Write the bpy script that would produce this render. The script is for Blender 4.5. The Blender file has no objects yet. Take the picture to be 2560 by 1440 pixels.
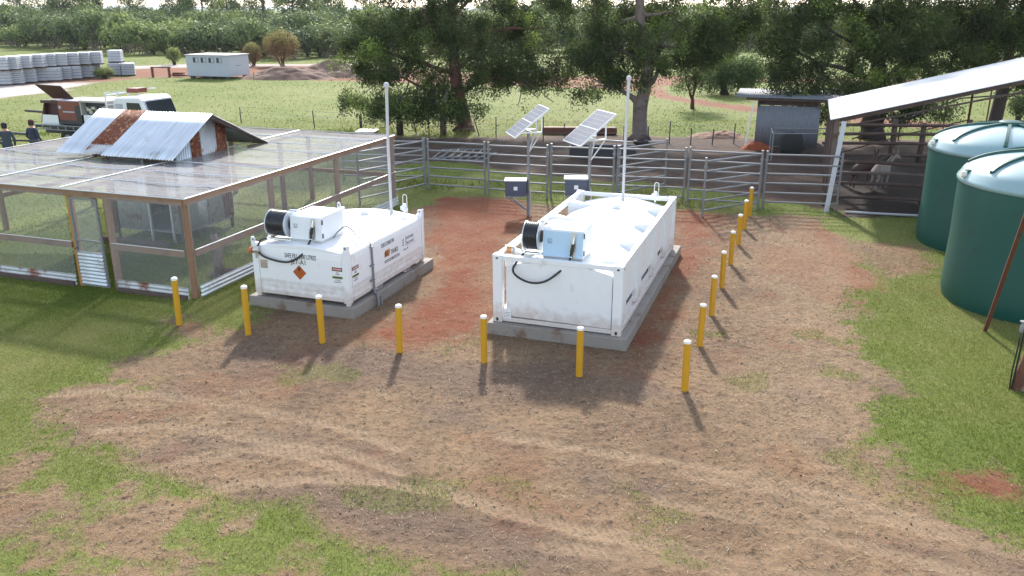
import bpy, math, random
import numpy as np
from mathutils import Vector, Matrix, Euler
R = math.radians
sc = bpy.context.scene
COL = sc.collection
# ---------------------------------------------------------------- camera
cam = bpy.data.cameras.new('camera'); co = bpy.data.objects.new('camera', cam); COL.objects.link(co)
co.location = (0, 0, 5.8); co.rotation_euler = (R(90 - 18.55), 0, 0)
cam.sensor_width = 36; cam.lens = 36 * 2090 / 2560; cam.clip_start = .1; cam.clip_end = 6000
sc.camera = co
# ---------------------------------------------------------------- sky, sun, exposure
SUN_EL = 33.0
w = bpy.data.worlds.new('World'); sc.world = w; w.use_nodes = True
nt = w.node_tree
sky = nt.nodes.new('ShaderNodeTexSky'); sky.sky_type = 'NISHITA'; sky.sun_disc = False
sky.sun_elevation = R(SUN_EL); sky.sun_rotation = R(0); sky.air_density = 1.0; sky.dust_density = 1.2; sky.ozone_density = 1.0
bg = nt.nodes['Background']; hs = nt.nodes.new('ShaderNodeHueSaturation'); hs.inputs['Saturation'].default_value = .62; nt.links.new(sky.outputs[0], hs.inputs['Color']); nt.links.new(hs.outputs[0], bg.inputs[0]); bg.inputs[1].default_value = .15
sd = bpy.data.lights.new('sun', 'SUN'); so = bpy.data.objects.new('sun', sd); COL.objects.link(so)
sd.energy = 2.6; sd.angle = R(3); sd.color = (1, .94, .86)
so.rotation_euler = (R(-(90 - SUN_EL)), 0, 0)
sc.view_settings.view_transform = 'Standard'; sc.view_settings.look = 'None'
sc.view_settings.exposure = 1.5; sc.view_settings.gamma = 1
rnd = random.Random(7)
# ---------------------------------------------------------------- materials
def srgb(r, g, b):
    f = lambda c: (c / 255) / 12.92 if c <= 10 else (((c / 255) + .055) / 1.055) ** 2.4
    return (f(r), f(g), f(b), 1)
def mat(name, col, rough=.6, metal=0., var=.12, scale=6., bump=0., bscale=40., spec=.5, stain=None, stain_amt=.5, sscale=2., coat=0., stretch=None):
    m = bpy.data.materials.new(name); m.use_nodes = True; n = m.node_tree.nodes; l = m.node_tree.links
    p = n['Principled BSDF']; p.inputs['Roughness'].default_value = rough; p.inputs['Metallic'].default_value = metal
    p.inputs['Specular IOR Level'].default_value = spec; p.inputs['Coat Weight'].default_value = coat
    tc = n.new('ShaderNodeTexCoord')
    no = n.new('ShaderNodeTexNoise'); no.inputs['Scale'].default_value = scale; no.inputs['Detail'].default_value = 5
    if stretch:
        mp = n.new('ShaderNodeMapping'); mp.inputs['Scale'].default_value = stretch; l.new(tc.outputs['Object'], mp.inputs[0]); l.new(mp.outputs[0], no.inputs['Vector'])
    else: l.new(tc.outputs['Object'], no.inputs['Vector'])
    mx = n.new('ShaderNodeMix'); mx.data_type = 'RGBA'
    c = np.array(col[:3])
    mx.inputs[6].default_value = (*np.clip(c * (1 - var), 0, 1), 1); mx.inputs[7].default_value = (*np.clip(c * (1 + var), 0, 1), 1)
    l.new(no.outputs['Fac'], mx.inputs[0]); out = mx.outputs[2]
    if stain is not None:
        n2 = n.new('ShaderNodeTexNoise'); n2.inputs['Scale'].default_value = sscale; n2.inputs['Detail'].default_value = 8; n2.inputs['Roughness'].default_value = .65
        l.new(tc.outputs['Object'], n2.inputs['Vector'])
        mr = n.new('ShaderNodeMapRange'); mr.inputs[1].default_value = .68 - stain_amt * .36; mr.inputs[2].default_value = mr.inputs[1].default_value + .12
        l.new(n2.outputs['Fac'], mr.inputs[0])
        m2 = n.new('ShaderNodeMix'); m2.data_type = 'RGBA'; l.new(mr.outputs[0], m2.inputs[0]); l.new(out, m2.inputs[6]); m2.inputs[7].default_value = stain
        out = m2.outputs[2]
        if metal > 0:
            sb = n.new('ShaderNodeMath'); sb.operation = 'MULTIPLY_ADD'; sb.inputs[1].default_value = -metal; sb.inputs[2].default_value = metal
            l.new(mr.outputs[0], sb.inputs[0]); l.new(sb.outputs[0], p.inputs['Metallic'])
    l.new(out, p.inputs['Base Color'])
    if bump:
        nb = n.new('ShaderNodeTexNoise'); nb.inputs['Scale'].default_value = bscale; nb.inputs['Detail'].default_value = 6
        l.new(tc.outputs['Object'], nb.inputs['Vector']); b = n.new('ShaderNodeBump'); b.inputs['Strength'].default_value = bump; b.inputs['Distance'].default_value = .02
        l.new(nb.outputs['Fac'], b.inputs['Height']); l.new(b.outputs[0], p.inputs['Normal'])
    return m
RUST = srgb(120, 66, 42)
M = dict(
 white=mat('white_paint', (.78, .79, .80), .38, var=.04, stain=(.60, .56, .50, 1), stain_amt=.2, sscale=2.2),
 white_dirty=mat('aged_white_paint', (.50, .51, .53), .55, var=.10, stain=(.34, .33, .32, 1), stain_amt=.3, sscale=.8),
 grey_panel=mat('grey_fabric', (.17, .19, .25), .55),
 zinc=mat('galvanised_sheet', (.62, .66, .70), .38, .55, var=.14, scale=9, stain=(.36, .34, .33, 1), stain_amt=.2, sscale=2.5),
 zinc_roof=mat('streaked_roof_sheet', (.58, .63, .68), .42, .35, var=.38, scale=1.0, stretch=(16, .9, 1), stain=(.30, .31, .33, 1), stain_amt=.25, sscale=1.2),
 zinc_old=mat('weathered_sheet', (.50, .51, .52), .5, .35, var=.2, scale=7, stain=RUST, stain_amt=.42, sscale=2.2),
 zinc_dull=mat('dull_sheet', (.19, .20, .22), .75, .1, var=.2),
 rust=mat('rusty_sheet', srgb(112, 58, 36)[:3], .8, var=.5, scale=14, stain=(.42, .26, .15, 1), stain_amt=.45, sscale=9, bump=.3),
 rustpipe=mat('rusty_pipe', srgb(105, 62, 48)[:3], .7, .2, var=.35, scale=10, stain=srgb(70, 55, 50), stain_amt=.4, sscale=6),
 steel=mat('galvanised_tube', (.23, .235, .245), .55, .35, var=.15, scale=5, stain=(.28, .25, .22, 1), stain_amt=.3, sscale=6),
 chrome=mat('bright_metal', (.75, .76, .78), .22, .9, var=.05),
 timber=mat('treated_pine', srgb(138, 106, 82)[:3], .75, var=.22, scale=4, bump=.25, bscale=25, stain=srgb(120, 92, 72), stain_amt=.4, sscale=1.5),
 timber_new=mat('fresh_pine', srgb(178, 122, 62)[:3], .7, var=.2, scale=4, bump=.25, bscale=25),
 timber_old=mat('old_hardwood', srgb(88, 72, 66)[:3], .9, var=.35, scale=5, bump=.5, bscale=14),
 timber_red=mat('weathered_red_post', srgb(112, 74, 60)[:3], .9, var=.35, scale=5, bump=.6, bscale=14, stain=srgb(168, 148, 132), stain_amt=.4, sscale=3),
 concrete=mat('concrete', (.25, .225, .20), .85, var=.18, scale=5, bump=.3, bscale=30, stain=(.17, .105, .075, 1), stain_amt=.35, sscale=2.5),
 yellow=mat('bollard_yellow', (.56, .285, .010), .5, var=.09, scale=5, stain=(.30, .15, .03, 1), stain_amt=.22, sscale=7),
 cap=mat('cream_cap', (.78, .74, .66), .5, var=.05),
 black=mat('black_rubber', (.018, .019, .022), .28, var=.2),
 dark=mat('dark_metal', (.035, .035, .04), .5, var=.2),
 bluebox=mat('slate_blue_box', srgb(72, 80, 100)[:3], .45, var=.08),
 sky_sheen=mat('sky_sheen_door', srgb(176, 204, 226)[:3], .3, var=.03, coat=.4),  # sky reflection on the cabinet door, put into its base colour
 cabinet=mat('cabinet_white', (.74, .76, .78), .3, var=.03),
 inox=mat('stainless', (.55, .54, .52), .35, .7, var=.1),
 orange=mat('amber_lens', srgb(196, 104, 58)[:3], .35, var=.1),
 copper=mat('brass_fitting', srgb(196, 140, 90)[:3], .4, .6, var=.1),
 green_tank=mat('green_polyethylene', srgb(20, 76, 68)[:3], .46, var=.10, scale=2, bump=.04, bscale=60, stain=srgb(28, 62, 60), stain_amt=.3),
 tank_lid=mat('tank_roof_polyethylene', srgb(132, 160, 164)[:3], .38, var=.06, scale=2, coat=.35),  # domes coloured paler than the walls to stand in for bright reflection
 ink=mat('black_lettering', (.03, .03, .035), .6, var=.05),
 greyink=mat('grey_lettering', (.16, .17, .19), .6, var=.05),
 diamond=mat('placard_orange', srgb(168, 84, 30)[:3], .5, var=.04),
 dgreen=mat('warning_green_band', srgb(110, 122, 40)[:3], .5, var=.05),
 dred=mat('danger_red', srgb(178, 84, 58)[:3], .5, var=.05),
 signwhite=mat('sign_white', (.78, .78, .78), .5, var=.02),
 tan=mat('label_tan', srgb(180, 158, 140)[:3], .6, var=.15, scale=20),
 solar=mat('solar_cells', (.10, .11, .14), .42, var=.35, scale=3, coat=.08),
 solar_line=mat('cell_ribbon', (.30, .32, .35), .4),
 solar_frame=mat('anodised_frame', (.72, .74, .78), .35, .3, var=.03),
 bark=mat('smooth_bark', srgb(112, 98, 92)[:3], .85, var=.35, scale=3, bump=.5, bscale=8, stain=srgb(80, 64, 60), stain_amt=.45, sscale=1.6),
 bark_red=mat('red_bark', srgb(104, 70, 62)[:3], .85, var=.35, scale=3, bump=.5, bscale=9, stain=srgb(132, 118, 108), stain_amt=.4, sscale=1.6),
 bark_dark=mat('dark_bark', srgb(66, 54, 54)[:3], .9, var=.3, scale=3, bump=.5, bscale=8),
 twig=mat('pale_twig', srgb(118, 104, 100)[:3], .8, var=.25),
 house=mat('cabin_panel', srgb(172, 176, 184)[:3], .6, var=.08, scale=.6),
 houseroof=mat('cabin_roof', srgb(176, 170, 164)[:3], .6, var=.12),
 glass_dark=mat('dark_glass', (.03, .035, .045), .08, var=.2, coat=.5),
 paver=mat('stacked_pavers', srgb(172, 174, 180)[:3], .8, var=.14, scale=2.5, stain=srgb(136, 138, 144), stain_amt=.4, sscale=1.4),
 paver_dark=mat('paver_gap', srgb(118, 122, 128)[:3], .9, var=.2),
 plasticwrap=mat('clear_wrap', (.78, .78, .80), .25, var=.08, scale=1.5),
 truckwhite=mat('truck_paint', (.74, .75, .77), .3, var=.04, coat=.5),
 brown_m=mat('brown_machine', srgb(118, 62, 48)[:3], .5, var=.15, scale=3),
 maroon=mat('dark_maroon_lid', srgb(72, 44, 42)[:3], .5, var=.1),
 tyre=mat('tyre_rubber', (.02, .02, .02), .8, var=.3),
 shirt=mat('navy_workwear', srgb(50, 58, 76)[:3], .9, var=.15, scale=10),
 shirt2=mat('charcoal_jacket', srgb(66, 72, 84)[:3], .9, var=.15, scale=10),
 skin=mat('skin', srgb(186, 134, 110)[:3], .6, var=.06),
 cap_m=mat('maroon_cap', srgb(84, 48, 44)[:3], .85, var=.1),
 hair=mat('dark_hair', (.025, .022, .02), .8),
 coatpale=mat('pale_grey_coat', srgb(142, 132, 126)[:3], .9, var=.12, scale=8),
 coatbrown=mat('brown_coat', srgb(86, 66, 60)[:3], .9, var=.2, scale=8),
 dirt_mound=mat('loose_soil', srgb(124, 100, 86)[:3], .95, var=.25, scale=1.4, bump=.8, bscale=6, stain=srgb(98, 76, 66), stain_amt=.5, sscale=.5),
 redsoil=mat('orange_soil', srgb(138, 70, 40)[:3], .95, var=.25, scale=3, bump=.8, bscale=14),
 pvc=mat('white_pvc', (.50, .49, .50), .5, var=.12, scale=3),
)
def net_mat(name, opac, col):
    m = bpy.data.materials.new(name); m.use_nodes = True; n = m.node_tree.nodes; l = m.node_tree.links
    for x in list(n): n.remove(x)
    o = n.new('ShaderNodeOutputMaterial'); mx = n.new('ShaderNodeMixShader'); t = n.new('ShaderNodeBsdfTransparent')
    g = n.new('ShaderNodeBsdfPrincipled'); g.inputs['Base Color'].default_value = col; g.inputs['Roughness'].default_value = .85; g.inputs['Metallic'].default_value = .0
    tc = n.new('ShaderNodeTexCoord'); no = n.new('ShaderNodeTexNoise'); no.inputs['Scale'].default_value = 1.3; no.inputs['Detail'].default_value = 4
    mp = n.new('ShaderNodeMapping'); mp.inputs['Scale'].default_value = (.5, 2.2, 1); l.new(tc.outputs['Object'], mp.inputs[0]); l.new(mp.outputs[0], no.inputs['Vector'])
    mr = n.new('ShaderNodeMapRange'); mr.inputs[1].default_value = .3; mr.inputs[2].default_value = .7; mr.inputs[3].default_value = opac * .8; mr.inputs[4].default_value = opac * 1.18
    l.new(no.outputs['Fac'], mr.inputs[0]); l.new(mr.outputs[0], mx.inputs[0]); l.new(t.outputs[0], mx.inputs[1]); l.new(g.outputs[0], mx.inputs[2]); l.new(mx.outputs[0], o.inputs[0])
    return m
M['net_top'] = net_mat('wire_netting_roof', .50, (.31, .31, .32, 1))
M['net_side'] = net_mat('wire_netting_side', .23, (.42, .43, .45, 1))
# dust and mud splashed up the foot of the white tank panels (object z is height above the slab)
_m = M['white']; _n = _m.node_tree.nodes; _l = _m.node_tree.links; _p = _n['Principled BSDF']; _src = _p.inputs['Base Color'].links[0].from_socket
_tc = _n.new('ShaderNodeTexCoord'); _sx = _n.new('ShaderNodeSeparateXYZ'); _l.new(_tc.outputs['Object'], _sx.inputs[0])
_no = _n.new('ShaderNodeTexNoise'); _no.inputs['Scale'].default_value = 7; _no.inputs['Detail'].default_value = 7; _l.new(_tc.outputs['Object'], _no.inputs['Vector'])
_ma = _n.new('ShaderNodeMath'); _ma.operation = 'MULTIPLY_ADD'; _ma.inputs[1].default_value = -.55; _l.new(_no.outputs['Fac'], _ma.inputs[0]); _l.new(_sx.outputs['Z'], _ma.inputs[2])
_mr = _n.new('ShaderNodeMapRange'); _mr.inputs[1].default_value = -.14; _mr.inputs[2].default_value = .12; _mr.inputs[3].default_value = .50; _mr.inputs[4].default_value = 0; _l.new(_ma.outputs[0], _mr.inputs[0])
_mx = _n.new('ShaderNodeMix'); _mx.data_type = 'RGBA'; _l.new(_mr.outputs[0], _mx.inputs[0]); _l.new(_src, _mx.inputs[6]); _mx.inputs[7].default_value = (.42, .30, .22, 1); _l.new(_mx.outputs[2], _p.inputs['Base Color'])
def leaf_mat(name, c0, c1, c2, trans=.35, rough=.65):
    """colour runs c0 -> c1 -> c2 by the per-leaf attribute 'tint'"""
    m = bpy.data.materials.new(name); m.use_nodes = True; n = m.node_tree.nodes; l = m.node_tree.links
    for x in list(n): n.remove(x)
    o = n.new('ShaderNodeOutputMaterial'); a = n.new('ShaderNodeAttribute'); a.attribute_name = 'tint'
    r = n.new('ShaderNodeValToRGB'); e = r.color_ramp.elements; e[0].color = c0; e[1].color = c2; e[0].position = 0; e[1].position = 1
    k = e.new(.5); k.color = c1
    l.new(a.outputs['Fac'], r.inputs[0])
    d = n.new('ShaderNodeBsdfPrincipled'); d.inputs['Roughness'].default_value = rough; d.inputs['Specular IOR Level'].default_value = .12
    l.new(r.outputs[0], d.inputs['Base Color'])
    t = n.new('ShaderNodeBsdfTranslucent'); l.new(r.outputs[0], t.inputs[0])
    mx = n.new('ShaderNodeMixShader'); mx.inputs[0].default_value = trans
    l.new(d.outputs[0], mx.inputs[1]); l.new(t.outputs[0], mx.inputs[2]); l.new(mx.outputs[0], o.inputs[0])
    return m
# ---------------------------------------------------------------- mesh helpers
class MB:
    def __init__(s): s.v = []; s.f = []; s.mi = []; s.cur = 0
    def add(s, vs, fs):
        b = len(s.v); s.v += [tuple(map(float, p)) for p in vs]
        for f in fs: s.f.append(tuple(b + i for i in f)); s.mi.append(s.cur)
        return s
    def box(s, x0, x1, y0, y1, z0, z1):
        return s.add([(x0, y0, z0), (x1, y0, z0), (x1, y1, z0), (x0, y1, z0), (x0, y0, z1), (x1, y0, z1), (x1, y1, z1), (x0, y1, z1)],
                     [(0, 3, 2, 1), (4, 5, 6, 7), (0, 1, 5, 4), (1, 2, 6, 5), (2, 3, 7, 6), (3, 0, 4, 7)])
    def beam(s, a, b, w, h, up=(0, 0, 1)):
        a = Vector(a); b = Vector(b); d = (b - a).normalized(); u = Vector(up)
        if abs(d.dot(u)) > .95: u = Vector((0, 1, 0))
        x = d.cross(u).normalized() * (w / 2); y = x.cross(d).normalized() * (h / 2)
        vs = [p + i * x + j * y for p in (a, b) for i, j in ((-1, -1), (1, -1), (1, 1), (-1, 1))]
        return s.add(vs, [(3, 2, 1, 0), (4, 5, 6, 7), (0, 1, 5, 4), (1, 2, 6, 5), (2, 3, 7, 6), (3, 0, 4, 7)])
    def tube(s, pts, r, seg=8, cap=True):
        pts = [Vector(p) for p in pts]; n = len(pts)
        rs = r if isinstance(r, (list, tuple)) else [r] * n
        t0 = (pts[1] - pts[0]).normalized(); u = t0.orthogonal().normalized(); rings = []
        for i, p in enumerate(pts):
            t = (pts[min(i + 1, n - 1)] - pts[max(i - 1, 0)]).normalized()
            u = (u - t * u.dot(t)).normalized(); q = t.cross(u)
            rings.append([p + (u * math.cos(k * 2 * math.pi / seg) + q * math.sin(k * 2 * math.pi / seg)) * rs[i] for k in range(seg)])
        vs = [v for rg in rings for v in rg]
        fs = [(i * seg + k, i * seg + (k + 1) % seg, (i + 1) * seg + (k + 1) % seg, (i + 1) * seg + k) for i in range(n - 1) for k in range(seg)]
        if cap: fs += [tuple(reversed(range(seg))), tuple((n - 1) * seg + k for k in range(seg))]
        return s.add(vs, fs)
    def lathe(s, prof, seg=32, c=(0, 0, 0), cap=True):
        vs = [(c[0] + r * math.cos(k * 2 * math.pi / seg), c[1] + r * math.sin(k * 2 * math.pi / seg), c[2] + z) for r, z in prof for k in range(seg)]
        n = len(prof)
        fs = [(i * seg + k, i * seg + (k + 1) % seg, (i + 1) * seg + (k + 1) % seg, (i + 1) * seg + k) for i in range(n - 1) for k in range(seg)]
        if cap: fs += [tuple(reversed(range(seg))), tuple((n - 1) * seg + k for k in range(seg))]
        return s.add(vs, fs)
    def prism(s, poly, o, u, v, n):
        """poly of (a,b) in plane o + a*u + b*v, pushed along n"""
        o, u, v, n = map(Vector, (o, u, v, n)); k = len(poly)
        vs = [o + u * a + v * b for a, b in poly] + [o + u * a + v * b + n for a, b in poly]
        return s.add(vs, [tuple(reversed(range(k))), tuple(range(k, 2 * k))] + [(i, (i + 1) % k, k + (i + 1) % k, k + i) for i in range(k)])
    def corr(s, o, u, v, amp=.012, wl=.076, nv=1, sag=0):
        """corrugated sheet: waves run across u, ridges lie along v"""
        o, u, v = map(Vector, (o, u, v)); nn = u.cross(v).normalized(); cols = max(8, int(u.length / wl * 6)); vs = []
        for j in range(nv + 1):
            for i in range(cols + 1):
                a = i / cols
                vs.append(o + u * a + v * (j / nv) + nn * (amp * math.cos(a * u.length / wl * 2 * math.pi) + (rnd.uniform(-sag, sag) if sag else 0)))
        return s.add(vs, [(j * (cols + 1) + i, j * (cols + 1) + i + 1, (j + 1) * (cols + 1) + i + 1, (j + 1) * (cols + 1) + i) for j in range(nv) for i in range(cols)])
def part(name, mb, m, parent=None, smooth=False, bevel=0, solid=0, label=None):
    me = bpy.data.meshes.new(name); me.from_pydata(mb.v, [], mb.f); me.update()
    for x in (m if isinstance(m, list) else [m]): me.materials.append(M[x] if isinstance(x, str) else x)
    if isinstance(m, list): me.polygons.foreach_set('material_index', mb.mi)
    if smooth:
        me.polygons.foreach_set('use_smooth', [True] * len(me.polygons))
    o = bpy.data.objects.new(name, me); COL.objects.link(o)
    if smooth == 'auto':
        me.set_sharp_from_angle(angle=R(35))
    if parent: o.parent = parent
    if solid: q = o.modifiers.new('solid', 'SOLIDIFY'); q.thickness = solid
    if bevel:
        q = o.modifiers.new('bevel', 'BEVEL'); q.width = bevel; q.segments = 2; q.limit_method = 'ANGLE'; q.angle_limit = R(40)
    if label: o['label'] = label
    return o
def tag(o, label=None, cat=None, group=None, kind=None):
    if label: o['label'] = label
    if cat: o['category'] = cat
    if group: o['group'] = group
    if kind: o['kind'] = kind
    return o
def thing(name, label, cat, loc=(0, 0, 0), rz=0, group=None):
    o = bpy.data.objects.new(name, None); COL.objects.link(o); o.empty_display_size = .2
    o.location = loc if len(loc) == 3 else (*loc, 0); o.rotation_euler = (0, 0, R(rz))
    return tag(o, label, cat, group)
def dup(root, loc=None, rz=None, label=None, scale=None, parent=None):
    r = root.copy(); COL.objects.link(r)
    if parent is not None: r.parent = parent
    if loc is not None: r.location = loc if len(loc) == 3 else (*loc, 0)
    if rz is not None: r.rotation_euler = (0, 0, R(rz))
    if scale is not None: r.scale = (scale,) * 3 if not isinstance(scale, tuple) else scale
    if label: r['label'] = label
    for ch in list(root.children): dup(ch, parent=r)
    return r
def np_mesh(name, V, quads=None, tris=None, attrs=None, mats=(), smooth=False):
    me = bpy.data.meshes.new(name); F_ = quads if quads is not None else tris; k = F_.shape[1]
    me.vertices.add(len(V)); me.vertices.foreach_set('co', V.astype(np.float32).ravel())
    me.loops.add(F_.size); me.loops.foreach_set('vertex_index', F_.astype(np.int32).ravel())
    me.polygons.add(len(F_)); me.polygons.foreach_set('loop_start', np.arange(0, F_.size, k, dtype=np.int32))
    me.polygons.foreach_set('loop_total', np.full(len(F_), k, np.int32))
    if smooth: me.polygons.foreach_set('use_smooth', np.ones(len(F_), bool))
    me.update(calc_edges=True)
    for a, val in (attrs or {}).items():
        at = me.attributes.new(a, 'FLOAT', 'POINT'); at.data.foreach_set('value', val.astype(np.float32))
    for m in mats: me.materials.append(M[m] if isinstance(m, str) else m)
    return me
def link(name, me, parent=None):
    o = bpy.data.objects.new(name, me); COL.objects.link(o)
    if parent: o.parent = parent
    return o
def text(s, size, m, parent, loc, rot=(90, 0, 0), sx=1., name='lettering', align='LEFT'):
    c = bpy.data.curves.new('t', 'FONT'); c.body = s; c.size = size; c.align_x = align; c.extrude = .0015; c.resolution_u = 2
    o = bpy.data.objects.new('t', c); COL.objects.link(o); dg = bpy.context.evaluated_depsgraph_get()
    me = bpy.data.meshes.new_from_object(o.evaluated_get(dg)); bpy.data.objects.remove(o)
    me.materials.clear(); me.materials.append(M[m]); q = link(name, me, parent); q.location = loc; q.rotation_euler = [R(a) for a in rot]; q.scale = (sx, 1, 1)
    return q

# ================================================================ GROUND
def vn(x, y, seed=0):
    xi = np.floor(x).astype(np.int64); yi = np.floor(y).astype(np.int64); fx = x - xi; fy = y - yi
    fx = fx * fx * (3 - 2 * fx); fy = fy * fy * (3 - 2 * fy)
    def h(a, b):
        n = (a * 374761393 + b * 668265263 + seed * 974711) & 0xffffffff
        n = ((n ^ (n >> 13)) * 1274126177) & 0xffffffff
        return ((n ^ (n >> 16)) & 0xffff) / 65535.
    return (h(xi, yi) * (1 - fx) + h(xi + 1, yi) * fx) * (1 - fy) + (h(xi, yi + 1) * (1 - fx) + h(xi + 1, yi + 1) * fx) * fy
def fbm(x, y, seed=0, o=4):
    s = 0; a = .5; t = 0
    for i in range(o): s = s + a * vn(x * 2 ** i, y * 2 ** i, seed + i * 17); t += a; a *= .55
    return s / t
def sdist(px, py, poly):
    """signed distance to a polygon, positive inside"""
    d = np.full(px.shape, 1e18); ins = np.zeros(px.shape, bool); n = len(poly)
    for i in range(n):
        ax, ay = poly[i]; bx, by = poly[(i + 1) % n]; ex, ey = bx - ax, by - ay
        wx, wy = px - ax, py - ay; t = np.clip((wx * ex + wy * ey) / (ex * ex + ey * ey + 1e-12), 0, 1)
        d = np.minimum(d, (wx - ex * t) ** 2 + (wy - ey * t) ** 2)
        c = ((ay > py) != (by > py)) & (px < ex * (py - ay) / (ey if abs(ey) > 1e-9 else 1e-9) + ax); ins ^= c
    d = np.sqrt(d); return np.where(ins, d, -d)
def sstep(v, w_): t = np.clip(v / w_ * .5 + .5, 0, 1); return t * t * (3 - 2 * t)
POLY = dict(
 bare=[(-3.32,24.17,),(-2.98,25.39,),(-2.2,26.55,),(-1.04,26.79,),(0.13,26.25,),(1.71,24.96,),(2.68,24.96,),(3.47,25.39,),(5.13,24.96,),(6.04,24.17,),(7.28,23.92,),(8.49,24.43,),(9.51,23.92,),(8.77,22.52,),(8.84,21.25,),(8.43,19.42,),(8.29,18.14,),(7.6,16.88,),(7.33,16.0,),(6.89,15.32,),(6.33,14.08,),(6.18,13.02,),(5.74,11.8,),(5.37,10.53,),(5.39,9.82,),(5.85,9.57,),(5.67,8.83,),(5.74,8.42,),(5.88,8.18,),(7.02,7.61,),(4.54,4.24,),(-0.79,4.24,),(-1.64,7.54,),(-2.34,7.96,),(-2.75,8.5,),(-3.52,8.83,),(-4.3,9.33,),(-5.47,9.77,),(-6.28,10.3,),(-6.92,10.88,),(-7.67,11.8,),(-7.23,12.16,),(-6.12,12.26,),(-5.68,12.61,),(-6.54,12.77,),(-6.49,13.44,),(-6.09,14.05,),(-6.9,14.78,),(-6.99,15.36,),(-6.44,15.58,),(-5.63,15.05,),(-5.09,15.32,),(-5.31,16.62,),(-5.83,18.14,),(-5.2,20.12,),(-4.22,22.52,)],
 sparse=[(-11.48,9.67,),(-6.92,9.98,),(-6.39,10.19,),(-5.12,9.57,),(-3.49,8.75,),(-2.64,8.83,),(-2.19,8.11,),(-1.46,7.82,),(-0.13,7.48,),(0.06,4.24,),(-10.6,4.24,)],
 yard=[(-6.62,39.77,),(-3.38,39.51,),(0.38,40.03,),(4.25,40.69,),(9.75,39.38,),(15.05,38.51,),(26.62,39.38,),(20.59,26.07,),(16.05,22.97,),(9.52,23.34,),(9.48,24.17,),(8.79,24.96,),(7.88,26.07,),(6.37,27.94,),(3.08,28.96,),(0.0,30.84,),(-1.56,32.52,),(-3.46,32.7,),(-5.03,31.66,)],
 red1=[(-2.89,25.79,),(-2.21,26.67,),(0.13,26.37,),(0.57,22.97,),(-0.44,19.76,),(-0.43,15.32,),(-1.03,14.28,),(-2.01,13.9,),(-2.8,14.28,),(-1.92,17.28,),(-1.74,19.42,),(-2.49,22.97,)],
 red2=[(5.05,25.23,),(6.1,23.92,),(4.88,20.48,),(3.66,17.28,),(2.71,14.68,),(2.22,12.85,),(1.81,12.85,),(2.44,14.88,),(4.04,19.76,)],
 red3=[(8.17,19.76,),(8.2,17.28,),(7.47,15.77,),(7.0,16.0,),(7.98,19.76,),(8.14,22.97,),(8.82,22.97,)],
 red4=[(5.37,9.67,),(6.38,9.77,),(6.37,9.28,),(5.72,8.83,),(5.3,9.19,)],
 red5=[(4.76,30.84,),(9.45,31.66,),(11.62,30.06,),(10.06,25.79,),(7.88,26.07,),(5.69,27.94,)],
 red6=[(8.49,38.76,),(13.62,37.57,),(11.3,30.84,),(7.19,32.52,)],
 drygrass=[(8.95,21.25,),(10.52,20.78,),(9.71,18.45,),(8.44,17.85,),(8.2,19.08,)],
 greenstrip=[(8.95,23.68,),(11.74,23.68,),(10.73,21.25,),(9.47,21.25,),(8.8,22.3,)],
 green2=[(-4.11,30.45,),(-2.71,31.25,),(-0.45,30.84,),(2.01,29.69,),(3.33,28.61,),(5.83,27.29,),(8.87,25.23,),(9.57,24.43,),(7.35,24.17,),(5.18,25.23,),(2.73,25.39,),(1.74,25.5,),(0.13,26.55,),(-2.23,26.98,),(-3.27,25.79,),(-3.91,24.96,),(-4.54,29.32,)],
 gravel=[(-47.54,64.38,),(-40.09,67.1,),(-37.36,69.67,),(-33.96,70.05,),(-32.73,62.48,),(-33.72,58.99,),(-34.3,57.12,),(-39.72,53.48,)],
 road1=[(-40.95,81.65,),(-35.23,88.37,),(-16.11,91.5,),(-6.91,82.7,),(0.72,77.7,),(12.85,76.77,),(22.33,74.98,),(47.91,72.43,),(44.47,67.1,),(21.88,70.05,),(14.7,70.05,),(11.84,66.75,),(11.11,62.48,),(11.84,57.38,),(14.27,53.25,),(18.63,48.13,),(21.95,45.49,),(28.36,42.08,),(26.87,39.77,),(19.83,43.11,),(14.05,49.66,),(11.57,53.48,),(9.82,58.17,),(9.15,63.1,),(0.62,66.4,),(-11.43,70.05,),(-20.7,74.11,),(-33.53,75.86,)],
 road2=[(-41.25,90.85,),(-34.82,92.81,),(-16.69,94.85,),(-16.0,90.85,),(-33.18,88.37,),(-39.1,86.01,)],
 shed_shade=[(13.09,33.89,),(24.38,35.9,),(17.18,22.97,),(11.87,22.97,),(9.65,23.68,),(10.17,26.07,)],  # shade under the stock shed roof and tree, painted as near-black ground
 palestrip=[(7.21,23.68,),(8.49,23.68,),(8.63,21.25,),(7.9,17.85,),(6.18,13.36,),(5.36,10.76,),(2.94,10.53,),(4.16,13.36,),(5.57,17.85,)],
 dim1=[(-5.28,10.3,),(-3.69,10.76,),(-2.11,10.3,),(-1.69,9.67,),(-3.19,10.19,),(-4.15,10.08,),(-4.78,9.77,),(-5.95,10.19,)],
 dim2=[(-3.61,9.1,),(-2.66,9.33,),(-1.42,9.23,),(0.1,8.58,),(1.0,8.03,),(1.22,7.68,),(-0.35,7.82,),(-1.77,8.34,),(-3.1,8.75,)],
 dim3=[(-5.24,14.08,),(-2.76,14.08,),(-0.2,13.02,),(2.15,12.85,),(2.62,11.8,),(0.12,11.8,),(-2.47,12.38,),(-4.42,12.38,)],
 shadegrass=[(-6.06,17.7,),(-5.75,17.85,),(-5.13,14.68,),(-5.79,15.32,)],
 palletdirt=[(-49.93,72.43,),(-41.16,72.43,),(-36.35,75.86,),(-32.08,74.11,),(-33.96,70.05,),(-39.68,66.4,),(-43.67,63.1,)],
)
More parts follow.
